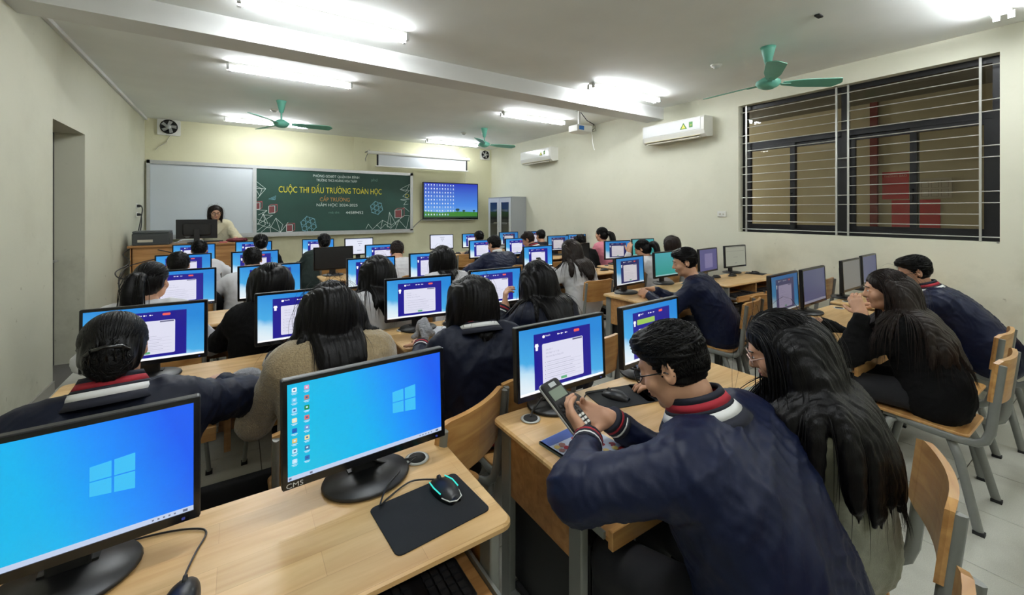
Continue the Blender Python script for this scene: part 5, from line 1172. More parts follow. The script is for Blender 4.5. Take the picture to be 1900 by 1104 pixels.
# ------------------------------------------------------------------ people
K = lambda c, r, dx=0, dy=0: (DC[(c, r)][0]+dx, DC[(c, r)][1]+dy)
def H(w, d=(0, 1, 0), n=(0, 0, -1), **k): return dict(w=w, d=d, n=n, **k)
HOLD = ((0.5, 0.7, 0.5),)*4
person('girl in navy jacket with hair pinned in a bun, sitting near the left wall', (-0.315, 1.74, 1.195), (-0.32, 1.66), yaw=4, hpitch=12, hair='bun', topm=NAVYD, collar='stripe', lod=0, sh=0.175, sc=1.05, puff=1.25, seatz=0.42, headsc=0.98,
       hands={1: H((-0.05, 2.15, 0.78), (-0.35, 1, 0), hint=(1, 0.1, -0.35)), -1: H((-0.5, 2.02, 0.78), hint=(-1, -0.1, -0.6))})
person('girl in beige fleece coat with long black hair, sitting in the first desk column', (0.32, 1.86, 1.215), (0.33, 1.76), yaw=2, hpitch=12, hair='long', hlen=0.28, top='coat', topm=BEIGE, lod=0, sh=0.165, puff=1.35, headsc=0.92,
       hands={-1: H((0.17, 2.10, 0.80), (0.4, 1, 0), hint=(-0.5, -0.2, -0.8)), 1: H((0.50, 2.10, 0.79), (-0.3, 1, 0))})
person('boy in navy varsity jacket holding a calculator, at the right hand desk nearest the camera', (1.02, 0.735, 1.19), (1.09, 0.47), yaw=10, hyaw=22, hpitch=24, hair='short', topm=NAVY, collar='stripe', cuff=True, fem=False, glasses=True, lod=0, sh=0.185, sc=1.06, puff=1.2, bulge=0.07, seatz=0.42,
       hands={-1: H((0.83, 0.875, 0.855), (-0.12, 0.85, 0.5), (0.95, 0.1, 0.35), hint=(-0.95, 0.2, -0.12), al=0.84, fc=((0.45, 0.6, 0.4),)*4, thumb=0.8), 1: H((0.985, 0.935, 0.845), (-0.75, 0.55, 0.22), (-0.35, -0.75, 0.6), hint=(0.5, 0.2, -1), fc=((0.5, 0.6, 0.4),)*4)})
person('girl in grey green sweater and pale glasses with very long straight black hair', (1.43, 0.64, 1.19), (1.55, 0.54), yaw=22, hyaw=30, hpitch=26, hair='long', hlen=0.52, top='sweater', topm=GREYG, lod=0, glasses='pale', sh=0.150, puff=1.15, bulge=0.05,
       hands={-1: H((1.36, 0.97, 0.83), (-0.1, 0.35, 0.9), (0.8, -0.4, 0), hint=(-0.6, 0, -1), fc=((0.15, 0.5, 0.4), (0.3, 0.6, 0.4), (0.4, 0.6, 0.4), (0.5, 0.6, 0.4))), 1: H((1.45, 1.06, 0.79), (-0.45, 0.8, 0.05), (0, 0, -1))})
person('girl in navy jacket with long hair beside the empty aisle chair', (0.93, 1.76, 1.20), (0.96, 1.72), yaw=-8, hpitch=18, hair='long', hlen=0.16, topm=NAVYD, collar='stripe', cuff=True, lod=1, sh=0.155, puff=1.25,
       hands={-1: H((0.82, 2.13, 0.79), (0.2, 1, 0)), 1: H((1.14, 2.16, 0.79), (-0.2, 1, 0))})
person('girl in navy jacket with long black hair lifting one hand to her face', (1.54, 2.08, 1.20), (1.60, 1.90), yaw=6, hpitch=14, hair='long', hlen=0.36, topm=NAVYD, collar='stripe', cuff=True, lod=1, sh=0.155, puff=1.2,
       hands={-1: H((1.35, 2.14, 0.925), (0.15, 0.2, 0.95), (0.8, -0.3, 0.1), hint=(-0.7, 0, -1), fc=((0.4, 0.6, 0.4), (0.6, 0.7, 0.5), (0.7, 0.7, 0.5), (0.8, 0.7, 0.5))), 1: H((1.72, 2.26, 0.79), (-0.3, 1, 0))})
person('girl in black with long wavy hair, chin on her hand, right side of room', (3.07, 0.83, 1.175), (3.10, 0.63), yaw=12, hyaw=28, hpitch=8, hair='long', hlen=0.52, hm=HAIRB, topm=BLACKC, lod=0, sh=0.155, puff=1.3,
       hands={-1: H((2.86, 0.87, 0.935), (0.35, 0.5, 0.75), (0.7, 0.3, 0.5), hint=(-0.2, 0.5, -1), fc=((0.3, 0.5, 0.3),)*4), 1: H((3.08, 1.15, 0.80), (-0.35, 1, 0.05), (0, 0, -1), hint=(0.6, 0, -1))})
person('boy in navy jacket and glasses leaning forward beside the right wall', (4.12, 0.95, 1.18), (4.26, 0.60), yaw=14, hyaw=28, hpitch=16, hair='short', topm=NAVY, collar='stripe', cuff=True, fem=False, glasses=True, lod=0, sh=0.165, puff=1.25, bulge=0.08,
       hands={-1: H((4.05, 1.12, 0.79)), 1: H((4.35, 1.14, 0.79), (-0.4, 1, 0))})
person('boy in navy jacket with grey hood, sitting sideways in the third column', (3.10, 2.12, 1.20), (3.30, 1.92), yaw=26, hyaw=42, hpitch=14, hair='short', topm=NAVY, fem=False, lod=0, hood=True, sh=0.17, puff=1.15,
       hands={-1: H((2.94, 2.36, 0.79), (0, 0.7, 0.1), (0.9, 0.2, -0.4), fc=((0.5, 0.6, 0.4),)*4), 1: H((3.06, 2.40, 0.81), (-0.7, 0.5, 0), (-0.5, -0.5, -0.7), fc=((0.5, 0.6, 0.4),)*4)})
person('girl in white shirt with ponytail in the left column, third row', (-0.43, 3.30, 1.20), (-0.42, 3.08), yaw=-2, hyaw=-18, hpitch=10, hair='pony', hlen=0.34, top='shirt', topm=WHITEC, lod=1, sh=0.16, puff=1.2)
person('girl in black clothes with long black hair in the left column, third row', (0.17, 2.94, 1.19), (0.16, 2.86), hpitch=14, hair='long', hlen=0.15, topm=BLACKC, lod=1, sh=0.16, puff=1.3,
       hands={-1: H((-0.02, 3.30, 0.79), (0.4, 1, 0)), 1: H((0.36, 3.32, 0.79), (-0.2, 1, 0))})
person('dark haired student leaning low in the left column, fourth row', (-0.41, 4.45, 1.16), (-0.38, 4.30), hpitch=26, hair='short', topm=BLACKC, lod=2, puff=1.1)
person('student in white shirt in the left column, fourth row, right seat', (0.12, 4.62, 1.16), (0.10, 4.36), hpitch=20, hair='short', top='shirt', topm=WHITEC, lod=2, puff=1.3, sh=0.17,
       hands={-1: H((-0.10, 4.62, 0.80), hint=(-1, 0, -0.5)), 1: H((0.3, 4.7, 0.79))})
person('student in white shirt in the left column, front row, beside the teacher desk', (-0.36, 5.95, 1.17), (-0.34, 5.75), hpitch=16, hair='short', top='shirt', topm=WHITEC, lod=2, puff=1.3, hands={1: H((-0.04, 6.12, 0.79), hint=(1, 0, -0.7))})
person('student with tied hair in the left column, front row, right seat', (0.25, 6.2, 1.22), (0.22, 6.0), hpitch=10, hair='bun', topm=BLACKC, lod=2, collar='white', hm=HAIRM)
person('girl in white shirt with long black hair, second column, third row', (0.80, 2.92, 1.20), (0.92, 2.88), yaw=14, hpitch=20, hair='long', hlen=0.34, top='shirt', topm=WHITEC, lod=1, sh=0.155, puff=1.2,
       hands={-1: H((0.62, 3.30, 0.79), (0.1, 1, 0), hint=(-1, 0, -0.6)), 1: H((1.0, 3.34, 0.79))})
person('girl in white shirt with long black hair in front of the blank white monitor', (1.52, 3.45, 1.20), (1.56, 3.28), hpitch=10, hair='long', hlen=0.20, top='shirt', topm=WHITEC, lod=1, sh=0.155, puff=1.2)
person('student in dark green with a dark clip in tied hair, second column, front row', (1.0, 6.25, 1.20), (0.86, 6.02), hpitch=10, hair='bun', topm=GREEND, lod=2, puff=1.6, sh=0.18)
person('boy in white shirt looking down, second column, fourth row', (1.57, 4.86, 1.15), (1.66, 4.58), yaw=4, hyaw=-14, hpitch=34, hair='short', hm=HAIRB, top='shirt', topm=WHITEC, fem=False, lod=1, puff=1.1, sh=0.165)
person('girl in white shirt with long brown hair to her waist, holding a phone', (2.98, 3.42, 1.20), (3.04, 3.26), yaw=10, hyaw=20, hpitch=20, hair='long', hlen=0.40, hm=HAIRB, top='shirt', topm=WHITEC, lod=1, sh=0.155, puff=1.35,
       hands={-1: H((2.74, 3.60, 0.90), (-0.3, 0.7, 0.4), (0.7, 0.4, 0), fc=((0.5, 0.6, 0.4),)*4), 1: H((2.9, 3.66, 0.86), (-0.6, 0.6, 0.2), (-0.4, -0.6, 0), fc=((0.5, 0.6, 0.4),)*4)})
person('boy in navy jacket and white collar, third column, fourth row, left seat', (2.84, 4.76, 1.18), (2.80, 4.55), hyaw=14, hpitch=16, hair='short', topm=NAVY, collar='white', fem=False, lod=1, puff=1.4, sh=0.185,
       hands={-1: H((2.6, 4.92, 0.79), hint=(-1, 0, -0.6)), 1: H((3.02, 4.9, 0.79))})
person('boy in dark jacket with short hair bent over, third column, fourth row, right seat', (3.62, 5.08, 1.195), (3.66, 4.80), yaw=8, hyaw=36, hpitch=28, hair='short', hm=HAIRB, topm=NAVYD, collar='stripe', fem=False, lod=1, puff=1.3)
person('dark haired student bent over, third column, front row', (3.40, 6.2, 1.17), (3.42, 6.02), hpitch=18, hair='short', topm=NAVYD, lod=2)
person('dark haired student, fourth column, front row', (4.62, 6.1, 1.165), (4.60, 5.95), hpitch=12, hair='short', topm=NAVYD, lod=2)
person('dark haired student in fourth column, fourth row, left seat', (4.30, 4.70, 1.155), (4.36, 4.55), hpitch=20, hair='short', topm=BLACKC, lod=2)
person('girl in pink jacket with dark tied back hair near the right wall', (4.86, 4.82, 1.25), (4.92, 4.66), hpitch=4, hyaw=20, hair='pony', hlen=0.30, topm=PINKC, lod=1, puff=1.3)
person('girl in white shirt with a hand on her cheek, fourth column, third row', (4.24, 3.50, 1.15), (4.38, 3.34), yaw=6, hyaw=24, hpitch=24, hair='pony', hlen=0.30, top='shirt', topm=WHITEC, lod=1, puff=1.2,
       hands={-1: H((4.11, 3.60, 0.98), (0.2, 0.1, 0.9), (0.9, 0.2, 0), hint=(-0.4, 0.3, -1)), 1: H((4.45, 3.74, 0.79))})
person('girl with long dark hair and grey white top by the right wall, third row', (4.83, 3.52, 1.18), (4.92, 3.36), yaw=4, hyaw=10, hpitch=10, hair='long', hlen=0.10, hm=HAIRB, top='shirt', topm=GREYH, lod=1, puff=1.2)
tch = person('woman teacher in cream coat and glasses with long dark hair behind her monitor', (-0.29, 8.25, 1.60), (-0.24, 8.42), yaw=180, hyaw=188, hpitch=14, hair='long', hlen=0.22, hm=HAIRB, top='coat', topm=CREAMC, lod=0, glasses=True, openf=True, puff=1.5, seatz=0.70, legs=True,
       hands={-1: H((-0.02, 7.98, 1.075), (-0.1, -1, 0)), 1: H((-0.50, 7.98, 1.075), (0.3, -1, 0))})
# ------------------------------------------------------------------ chairs
for (c, r), (x, y) in DC.items():
    for sd, sx in (('left', -1), ('right', 1)):
        px_ = x+sx*0.285; py_ = y-TD/2-0.24; yw = 0
        ov = {(1,2,'right'):(0.28,1.76,0), (2,1,'left'):(0.99,0.47,0), (2,1,'right'):(1.47,0.575,20), (1,2,'left'):(-0.33,1.70,0), (2,2,'left'):(1.08,1.70,0), (2,2,'right'):(1.62,1.92,0), (3,1,'right'):(3.68,0.74,0), (3,1,'left'):(3.08,0.66,0), (4,1,'left'):(4.28,0.66,0), (4,1,'right'):(5.02,0.62,0),
              (3,3,'left'):(3.02,3.30,0), (3,2,'left'):(3.28,1.96,10), (1,1,'left'):None, (1,1,'right'):None}.get((c, r, sd), 0)
        if ov is None: continue
        if ov: px_, py_, yw = ov
        chair(px_, py_, yw, '%s, %s, %s' % (sd, RN[r], CN[c]))
chair(0.59, 1.575, 26, 'standing empty in the aisle between the first and second columns')
# ------------------------------------------------------------------ teacher's desk and things on it
t = empty('teacher_desk', (-0.58, 7.72, 0.26)); tag(t, 'wooden teacher desk on the platform in front of the whiteboard', 'desk')
MB().slab(-0.64, 0.66, -0.30, 0.30, -0.028, 0, r=0.015, ch=0.004).obj('desktop', M['woodpanel'], t, (0, 0, 0.775))
MB().box(-0.60, 0.62, -0.27, -0.25, 0.05, 0.746).obj('front_panel', M['woodpanel'], t)
for x in (-0.6, 0.6): MB().box(x-0.012, x+0.012, -0.27, 0.27, 0, 0.746).obj('side_panel', M['woodpanel'], t)
ZT = 0.26+0.775
p = empty('printer', (-0.99, 7.72, ZT+0.001)); tag(p, 'dark grey box shaped printer on the left end of the teacher desk', 'printer')
MB().slab(-0.20, 0.20, -0.19, 0.19, 0, 0.16, r=0.02, ch=0.008).obj('body', M['greyprint'], p)
MB().slab(-0.197, 0.197, -0.187, 0.187, 0.16, 0.19, r=0.02, ch=0.008).obj('lid', mat('grey_lid', srgb(78, 82, 84), 0.4), p)
MB().box(-0.14, 0.02, -0.192, -0.189, 0.04, 0.075).obj('label_plate', M['cream'], p)
MB().box(-0.19, 0.19, -0.215, -0.19, 0.005, 0.03).obj('tray', M['greyprint'], p)
o = copy_tree(MON0); o.location = (-0.49, 7.62, ZT+0.001); o.rotation_euler = (0, 0, R(180)); tag(o, 'black monitor seen from behind on the teacher desk', 'monitor')
for ch in o.children:
    if ch.name.startswith('screen_housing'): ch.scale = (1.12, 1, 1.05); MB().box(0.07, 0.13, 0.0065, 0.0085, -0.10, -0.09).box(0.08, 0.12, 0.0065, 0.0085, -0.115, -0.105).obj('rear_label', mat('rear_mark', srgb(120, 120, 120), 0.5), ch)
for k in range(7): tag(MB().slab(-0.12, 0.12, -0.15, 0.15, 0, 0.006, r=0.003, ch=0.001).obj('paper_bundle', M['paper'] if k % 2 else M['cream'], None, (-0.64+0.012*k, 7.86, ZT+0.001+0.0065*k), (0, 0, R(3*k-8))), 'sheaf of paper number %s from the bottom in the pile beside the printer' % ['one', 'two', 'three', 'four', 'five', 'six', 'seven'][k], 'paper', 'papers beside the printer')
t = empty('pencil_case', (0.0, 7.60, ZT+0.001)); tag(t, 'crumpled dark red pouch on the right end of the teacher desk', 'pouch')
F1 = Field(); F1.ell((0, 0, 0.028), np.eye(3), (0.14, 0.07, 0.028), 0.02); F1.cap((-0.1, 0.02, 0.03), (0.1, -0.02, 0.035), 0.02, k=0.02); V, F_ = F1.build(0.006); V = V+normals(V, F_)*(folds(V, 4, 2)*0.006)[:, None]; V[:, 2] = np.maximum(V[:, 2], 0); mkobj('body', np_mesh('pouch', V, F_, mat('dark_red_cloth', srgb(95, 25, 38), 0.8)), t)
tag(MB().slab(-0.05, 0.05, -0.03, 0.03, 0, 0.02, r=0.01).obj('pink_case', mat('pink_plastic', srgb(200, 110, 115), 0.5), None, (-0.17, 7.5, ZT+0.001)), 'small pink box in front of the teacher', 'box')
tag(MB().slab(-0.16, 0.16, -0.05, 0.05, 0, 0.018, r=0.01).obj('keyboard_block', M['black'], None, (-0.34, 7.86, ZT+0.001)), 'black keyboard of the teacher behind her monitor', 'keyboard')
t = chair(-0.24, 8.44, 180, 'on the platform under the teacher'); t.location.z = 0.262

# ------------------------------------------------------------------ television, cabinet, outlets
t = empty('television', (4.19, YF-0.14, 1.738)); tag(t, 'large wall television showing a blue desktop full of icons', 'television')
MB().slab(-0.70, 0.70, -0.425, 0.425, -0.03, 0.03, r=0.008, ch=0.003, mtx=Matrix.Rotation(R(90), 4, 'X')).obj('frame', M['blackgloss'], t)
MB().box(-0.15, 0.15, 0.03, 0.138, -0.15, 0.15).obj('wall_bracket', M['rubber'], t)
s = Scr(1.36, 0.80); s.rect(0, 0, 1, 1, grad_emis('tv_sky', [(0, srgb(130, 190, 245)), (0.35, srgb(70, 140, 235)), (1, srgb(10, 40, 190))], 'Z', 0.4, 0.9)); s.up()
gr_ = emis('tv_grass', srgb(60, 135, 45), 0.9); s.quad([(0, 1), (1, 1), (1, 0.83), (0.6, 0.81), (0.3, 0.84), (0, 0.80)], gr_); s.up()
s.rect(0, 0.955, 1, 1, emis('tv_bar', srgb(25, 60, 40), 0.8)); tr = emis('tv_tree', srgb(25, 70, 60), 0.8); ii = emis('tv_icon', srgb(225, 235, 245), 0.9); i2 = emis('tv_icon_text', srgb(150, 190, 235), 0.9)
for u, v_, z in ((0.61, 0.76, 0.035), (0.73, 0.79, 0.025), (0.93, 0.79, 0.022)): s.rrect(u-z*1.1, v_-z, u+z*1.1, v_+z, z*0.6, tr); s.rect(u-0.004, v_+z*0.5, u+0.004, v_+z+0.05, tr)
s.up()
for a in range(11):
    for b in range(9):
        if b < 8 or a < 9: u, v_ = 0.02+a*0.050, 0.035+b*0.105; s.rect(u, v_, u+0.02, v_+0.036, ii if (a*3+b) % 4 else i2); s.rect(u-0.003, v_+0.05, u+0.024, v_+0.058, i2)
mkobj('display', s.mesh('display'), t, (0, -0.0315, 0.005))
MB().box(-0.70, 0.70, -0.03, 0.0, -0.445, -0.425).obj('speaker_bar', M['steel'], t)
tag(MB().tube([(3.50, YF-0.09, 1.33), (3.38, YF-0.01, 1.2), (3.25, YF-0.01, 1.06)], 0.008).obj('television_cable', M['steel']), 'grey cable from the television down to the board', 'cable')
cabm = mat('cabinet_grey', srgb(158, 162, 164), 0.4, 0.1)
t = empty('filing_cabinet', (5.165, 8.11, 0)); tag(t, 'tall grey metal cabinet with glass doors in the front right corner', 'cabinet')
m = MB(); m.box(-0.19, 0.19, -0.5, -0.485, 0, 1.82); m.box(-0.19, 0.19, 0.485, 0.5, 0, 1.82); m.box(0.175, 0.19, -0.485, 0.485, 0, 1.82); m.box(-0.19, 0.175, -0.485, 0.485, 1.80, 1.82); m.box(-0.19, 0.175, -0.485, 0.485, 0, 0.08); m.obj('body', cabm, t)
for z in (0.45, 0.9, 1.2, 1.5): MB().box(-0.17, 0.17, -0.485, 0.485, z, z+0.012).obj('shelf', cabm, t)
for sy in (-1, 1):
    y0, y1 = (-0.483, -0.004) if sy < 0 else (0.004, 0.483); m = MB(); x0, x1 = -0.205, -0.190
    m.box(x0, x1, y0, y1, 1.70, 1.795); m.box(x0, x1, y0, y1, 0.85, 0.92); m.box(x0, x1, y0, y0+0.08, 0.92, 1.70); m.box(x0, x1, y1-0.08, y1, 0.92, 1.70)
    m.box(x0, x1, y0, y1, 0.09, 0.84); do = m.obj('door', M['whitemetal'], t); MB().box(-0.199, -0.195, y0+0.078, y1-0.078, 0.918, 1.702).obj('pane', gm, do)
    MB().tube([(-0.205, sy*0.03, 1.15), (-0.23, sy*0.03, 1.15), (-0.23, sy*0.03, 1.25), (-0.205, sy*0.03, 1.25)], 0.005).obj('handle', M['silver'], do)
rnd = random.Random(4)
for z, d in ((0.912, 'third shelf'), (1.212, 'fourth shelf'), (1.512, 'top shelf')):
    for k in range(3): tag(MB().slab(-0.1, 0.1, -0.13, 0.13, 0, 0.03, r=0.004, ch=0.001).obj('folder', M['paper'] if k % 2 else M['cream'], None, (5.17, 7.82+0.29*k, z+0.001), (0, 0, R(rnd.uniform(-4, 4)))), 'pale folder in the grey cabinet, %s, number %s from the camera side' % (d, ['one', 'two', 'three'][k]), 'folder', 'folders in the grey cabinet')
def outlet(loc, rot, lab, n=2):
    o = empty('wall_socket', loc); o.rotation_euler = rot; tag(o, lab, 'socket'); MB().slab(-0.06, 0.06, -0.037, 0.037, 0, 0.012, r=0.006, ch=0.003, mtx=Matrix.Rotation(R(90), 4, 'X')).obj('plate', M['white'], o)
    m = MB()
    for k in range(2): m.lathe([(0, 0), (0.014, 0), (0.014, 0.002), (0, 0.002)], 12, mtx=Matrix.Translation((-0.024+0.048*k, -0.0125, 0)) @ Matrix.Rotation(R(90), 4, 'X'))
    m.obj('holes', M['cream'], o); return o
outlet((XR, 3.12, 1.465), (0, 0, R(-90)), 'white socket plate on the right wall left of the window')
outlet((XL, 8.45, 1.58), (0, 0, R(90)), 'upper white socket on the left wall above the cables'); outlet((XL, 8.45, 1.45), (0, 0, R(90)), 'lower white socket on the left wall above the cables')
for k, z in enumerate((1.58, 1.45)): tag(MB().lathe([(0, 0), (0.022, 0), (0.02, 0.03), (0.01, 0.05), (0, 0.05)], 12, mtx=Matrix.Rotation(R(90), 4, 'Y')).obj('power_plug', M['black'], None, (XL+0.013, 8.43, z)), ['black plug in the upper socket on the left wall', 'black plug in the lower socket on the left wall'][k], 'plug')
cable([(XL+0.06, 8.43, 1.58), (XL+0.09, 8.3, 1.5), (XL+0.06, 8.2, 1.2), (XL+0.05, 8.1, 1.0), (XL+0.06, 7.9, 0.8), (XL+0.05, 7.8, 0.7)], 0.008, 'black power cable hanging from the upper socket on the left wall')
cable([(XL+0.06, 8.43, 1.45), (XL+0.08, 8.3, 1.3), (XL+0.07, 8.1, 1.05), (XL+0.08, 7.6, 0.85), (XL+0.05, 7.2, 0.68), (XL+0.07, 6.9, 0.62)], 0.008, 'black power cable hanging from the lower socket down the left wall')
cable([(-1.2, 7.6, 1.0), (-1.22, 7.2, 0.95), (-1.12, 7.0, 0.86), (-1.2, 6.7, 0.78), (-1.1, 6.5, 0.72), (-0.9, 6.6, 0.74)], 0.007, 'loose black cable looping off the corner of the teacher desk')
cable([(-0.9, 7.38, 0.98), (-0.7, 7.36, 0.90), (-0.95, 7.2, 0.86), (-1.15, 7.1, 0.80), (-1.2, 6.9, 0.7), (-1.18, 6.8, 0.5)], 0.007, 'tangled black cable in front of the teacher desk')

# ------------------------------------------------------------------ things on the student desks
mousepad(0.405, 0.995, 0.245, 0.185, 4, 'black mouse pad on the desk nearest the camera')
ms = mouse(0.462, 1.03, -160+180-12, 'black gaming mouse with turquoise light lines on the near mouse pad')
MB().tube([(-0.024, 0.040, 0.020), (-0.029, 0.01, 0.022), (-0.027, -0.02, 0.020)], 0.0018, n=5).tube([(0.024, 0.040, 0.020), (0.029, 0.01, 0.022), (0.027, -0.02, 0.020)], 0.0018, n=5).obj('light_strip', emis('turquoise_led', srgb(60, 230, 215), 1.0), ms)
MB().tube([(-0.026, -0.025, 0.012), (-0.018, -0.05, 0.012), (0, -0.057, 0.011), (0.018, -0.05, 0.012), (0.026, -0.025, 0.012)], 0.0016, n=5).obj('white_rim', M['white'], ms)
for (x, y), d in (((0.45, 1.085), 'thin black cable from the gaming mouse past the monitor stand'),):
    cable([(0.452, 1.08, 0.765), (0.40, 1.12, 0.756), (0.33, 1.09, 0.755), (0.30, 1.06, 0.766), (0.34, 1.12, 0.772), (0.42, 1.2, 0.757), (0.455, 1.22, 0.757)], 0.0022, d)
cable([(0.31, 1.215, 0.80), (0.36, 1.23, 0.765), (0.42, 1.225, 0.757), (0.455, 1.222, 0.757)], 0.004, 'thick black cable from the near right monitor into the desk port')
mouse(-0.09, 1.01, -8, 'plain black mouse at the bottom edge on the desk nearest the camera')
cable([(-0.085, 1.06, 0.765), (-0.088, 1.09, 0.756), (-0.075, 1.15, 0.754), (-0.06, 1.205, 0.754), (-0.085, 1.235, 0.754), (-0.15, 1.26, 0.754), (-0.25, 1.27, 0.756)], 0.0022, 'thin black mouse cable curling over the near desk')
mousepad(1.29, 1.18, 0.23, 0.17, -14, 'black mouse pad behind the boy with the calculator'); mouse(1.27, 1.18, 20, 'black mouse on the pad behind the boy with the calculator')
cable([(1.25, 1.23, 0.765), (1.20, 1.27, 0.754), (1.14, 1.24, 0.754), (1.06, 1.26, 0.756), (1.0, 1.26, 0.756)], 0.0022, 'thin mouse cable beside the round stand of the right hand near monitor')
cable([(0.98, 1.27, 0.80), (0.92, 1.26, 0.765), (0.888, 1.232, 0.757)], 0.004, 'black cable from the monitor into the left port of the second near desk')
mouse(1.43, 1.13, -20, 'black mouse under the hand of the girl with glasses'); mousepad(1.47, 1.13, 0.2, 0.17, -20, 'black mouse pad under the hand of the girl with glasses').location.z -= 0.0
# magazine
t = empty('magazine', (0.90, 0.99, 0.7505)); t.rotation_euler = (0, 0, R(6)); tag(t, 'colourful magazine under the arm of the boy with the calculator', 'magazine')
MB().box(-0.075, 0.115, -0.12, 0.10, 0, 0.007).obj('pages', M['paper'], t)
s = MB(); s.box(-0.077, 0.117, -0.122, 0.102, 0.007, 0.0078, 0); s.box(-0.077, -0.070, -0.122, 0.102, -0.0003, 0.0078, 1)
rnd = random.Random(9)
for k in range(46):
    x, y, q_ = rnd.uniform(-0.06, 0.105), rnd.uniform(-0.09, 0.05), rnd.uniform(0.006, 0.012); s.poly([(x+q_*math.cos(R(60*j)), y+q_*math.sin(R(60*j)), 0.0081+0.00003*k) for j in range(6)], rnd.choice((2, 2, 3, 4)))
s.poly([(-0.07, 0.06, 0.0081), (0.11, 0.05, 0.0081), (0.11, 0.10, 0.0081), (-0.07, 0.10, 0.0081)], 5)
s.obj('cover', [mat('cover_pale', srgb(190, 200, 215), 0.4), mat('cover_edge', srgb(60, 80, 80), 0.5), M['red'], mat('cover_yellow', srgb(220, 190, 90), 0.4), mat('cover_brown', srgb(150, 95, 75), 0.4), mat('cover_blue', srgb(70, 95, 165), 0.4)], t)
tag(MB().slab(-0.05, 0.05, -0.03, 0.03, 0, 0.003, r=0.004, ch=0.001).obj('clear_sheet', mat('clear_plastic', srgb(190, 180, 165), 0.2), None, (1.10, 1.02, 0.751), (0, 0, 0.3)), 'small clear plastic sheet on the desk by the boy with the calculator', 'sheet')
# calculator held up
cx, cy, cz = 0.835, 0.985, 0.905
t = empty('calculator', (cx, cy, cz)); t.rotation_euler = (R(38), R(-4), R(12)); tag(t, 'black scientific calculator held up by the boy in the varsity jacket', 'calculator')
MB().slab(-0.040, 0.040, -0.085, 0.085, 0, 0.014, r=0.012, ch=0.003).obj('body', M['black'], t)
MB().slab(-0.042, 0.042, -0.087, 0.087, -0.003, 0.006, r=0.013, ch=0.002).obj('trim', M['alu'], t)
MB().box(-0.031, 0.031, 0.022, 0.055, 0.014, 0.0152).obj('screen', mat('lcd_green', srgb(120, 132, 118), 0.3), t); MB().box(-0.012, 0.016, 0.062, 0.076, 0.014, 0.0152).obj('solar_cell', mat('solar_pale', srgb(190, 195, 195), 0.3), t)
m = MB()
for j in range(7):
    for i in range(5): m.slab(-0.033+i*0.0138, -0.0225+i*0.0138, -0.078+j*0.0125, -0.070+j*0.0125, 0.014, 0.0172, r=0.002, ch=0.0006, seg=2, mi=1 if j < 3 else 0)
m.obj('keys', [M['key'], M['white']], t)
tag(MB().slab(-0.034, 0.034, -0.07, 0.07, 0, 0.008, r=0.01, ch=0.002).obj('smartphone', M['blackgloss'], None, (2.80, 3.70, 0.93), (R(50), 0, R(10))), 'black phone held by the girl with long brown hair', 'phone')
tag(MB().slab(-0.03, 0.03, -0.06, 0.06, 0, 0.008, r=0.01, ch=0.002).obj('smartphone', M['blackgloss'], None, (1.385, 1.03, 0.925), (R(70), 0, R(60))), 'black phone held up by the girl with pale glasses', 'phone')
def blob(name, loc, prims, v, m_, label, cat, amp=0.003, ff=6, rz=0, extra=None):
    F1 = Field()
    for q_ in prims:
        if q_[0] == 'e': F1.ell(q_[1], np.eye(3), q_[2], 0.012)
        else: F1.cap(q_[1], q_[2], q_[3], q_[4], 0.012)
    V, F_ = F1.build(v); V = V+normals(V, F_)*(folds(V, ff, 1)*amp)[:, None]; V[:, 2] = np.maximum(V[:, 2], 0.0005); t_ = empty(name, loc, R(rz)); tag(t_, label, cat); mkobj('body', np_mesh(name, V, F_, m_), t_); return t_
plush = mat('grey_plush', srgb(140, 142, 148), 0.95, noise=0.15, nscale=120, bump=1.0, bscale=220, sheen=0.5); wpl = mat('white_plush', srgb(205, 205, 200), 0.95, noise=0.1, nscale=120, bump=1.0, bscale=220, sheen=0.4)
blob('plush_toy', (0.925, 2.36, 0.75), [('e', (0, 0.03, 0.055), (0.035, 0.035, 0.05)), ('c', (-0.015, 0.02, 0.09), (-0.03, -0.06, 0.02), 0.018, 0.02), ('c', (0.02, 0.03, 0.095), (0.0, -0.05, 0.05), 0.02, 0.024), ('c', (0.03, 0.0, 0.02), (0.06, 0.0, 0.018), 0.018, 0.016), ('c', (-0.03, 0.03, 0.02), (-0.06, 0.02, 0.016), 0.018, 0.014)], 0.005, plush, 'grey fluffy plush toy slumped on the second column desk', 'toy', rz=10)
tag(MB().box(-0.105, 0.105, -0.08, 0.12, 0, 0.0012).obj('paper_sheet', M['paper'], None, (1.05, 2.44, 0.7508), (0, 0, R(-32))), 'white sheet of paper beside the grey plush toy', 'paper')
blob('plush_toy', (0.035, 2.20, 0.75), [('e', (0, 0, 0.028), (0.055, 0.035, 0.028)), ('e', (0.05, -0.02, 0.018), (0.025, 0.02, 0.018))], 0.005, plush, 'small grey plush by the hand of the girl with the bun', 'toy')
t = blob('pencil_pouch', (0.155, 2.27, 0.75), [('e', (0, 0, 0.04), (0.055, 0.10, 0.042)), ('c', (0, -0.07, 0.03), (0, 0.08, 0.045), 0.03, 0.03)], 0.005, mat('pouch_white', srgb(190, 188, 182), 0.85, bump=0.3), 'plump pencil pouch with black and white stripes on the second row desk', 'pouch', rz=-12)
m = MB()
for k in (-2, -1, 0, 1, 2):
    pts = []
    for j in range(13):
        a_ = -1.2+2.4*j/12; y_ = 0.105*math.sin(a_)*0.98; cc = math.sqrt(max(0, 1-(y_/0.108)**2)); x_ = k*0.018*(0.4+0.6*cc); z_ = 0.04+0.045*cc*math.sqrt(max(0.05, 1-(x_/0.06)**2))
        pts.append((x_, y_, z_))
    m.tube(pts, 0.0035, n=6, flat=1.5)
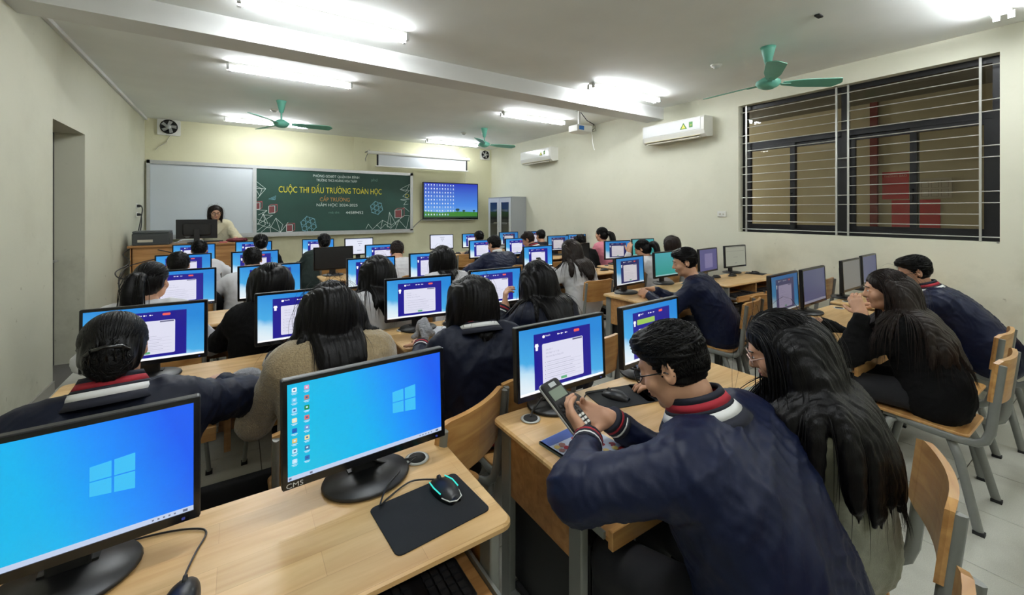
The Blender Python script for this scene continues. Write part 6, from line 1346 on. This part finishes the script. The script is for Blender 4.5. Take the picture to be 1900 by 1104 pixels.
m.obj('stripes', mat('pouch_black', (0.01, 0.01, 0.012), 0.8), t)
blob('plush_keyring', (0.145, 2.185, 0.75), [('e', (0, 0, 0.022), (0.022, 0.018, 0.018)), ('e', (0.018, 0, 0.014), (0.014, 0.012, 0.012)), ('e', (-0.018, 0, 0.014), (0.014, 0.012, 0.012)), ('e', (0, 0, 0.038), (0.012, 0.01, 0.01))], 0.004, wpl, 'white fluffy keyring charm in front of the striped pouch', 'charm')
blob('plastic_bag', (2.93, 1.22, 0.75), [('e', (0, 0, 0.03), (0.07, 0.06, 0.03)), ('e', (0.04, -0.03, 0.02), (0.06, 0.04, 0.02)), ('e', (-0.02, 0.04, 0.04), (0.03, 0.03, 0.03))], 0.005, mat('crumpled_white', srgb(205, 205, 205), 0.5), 'crumpled white plastic bag on the third column desk', 'bag', amp=0.012, ff=7)
mouse(3.20, 1.26, 20, 'black mouse by the hand of the girl in black'); mouse(3.08, 1.13, 70, 'small black mouse beside the white plastic bag')
mousepad(3.22, 1.25, 0.2, 0.16, 8, 'black mouse pad by the hand of the girl in black')
mouse(4.78, 2.66, 80, 'black mouse in front of the grey page monitor, fourth column, second row'); mousepad(5.22, 2.62, 0.18, 0.2, 10, 'black mouse pad at the end of the fourth column desk, second row'); mouse(5.2, 2.62, 60, 'black mouse on the pad at the right wall, second row')
mouse(4.52, 2.70, 75, 'black mouse beside the violet screen, fourth column, second row'); mouse(4.62, 1.35, 60, 'black mouse between the two near fourth column monitors')
mousepad(0.02, 3.50, 0.2, 0.14, 4, 'black mouse pad, first column, third row'); mouse(0.04, 3.51, 60, 'black mouse on the pad, first column, third row')
mouse(3.88, 3.80, 70, 'black mouse on the third column desk, third row'); mouse(3.26, 6.72, 60, 'black mouse on the front row desk, left of the pair'); 
mouse(3.42, 6.68, 70, 'black mouse on the front row desk, right of the pair')
mouse(1.16, 2.53, 10, 'black mouse behind the paper sheet, second column'); mouse(3.27, 2.46, 40, 'black mouse next to the hooded boy, third column')

mb = MB()
for s_ in (-1, 1):
    V4 = [(s_*0.02, -0.0, 0.0), (s_*0.11, 0.02, 0.03), (s_*0.12, 0.02, -0.06), (s_*0.03, -0.01, -0.16)]; mb.add([(x, y-0.004, z) for x, y, z in V4]+[(x, y+0.012, z) for x, y, z in V4], [(0, 1, 2, 3), (7, 6, 5, 4), (0, 4, 5, 1), (1, 5, 6, 2), (2, 6, 7, 3), (3, 7, 4, 0)])
tp, tO, tH = tch
mb.obj('lapel', CREAMC, tp, (tH[0]-tO[0], tH[1]-tO[1]-0.075, tH[2]-0.19))
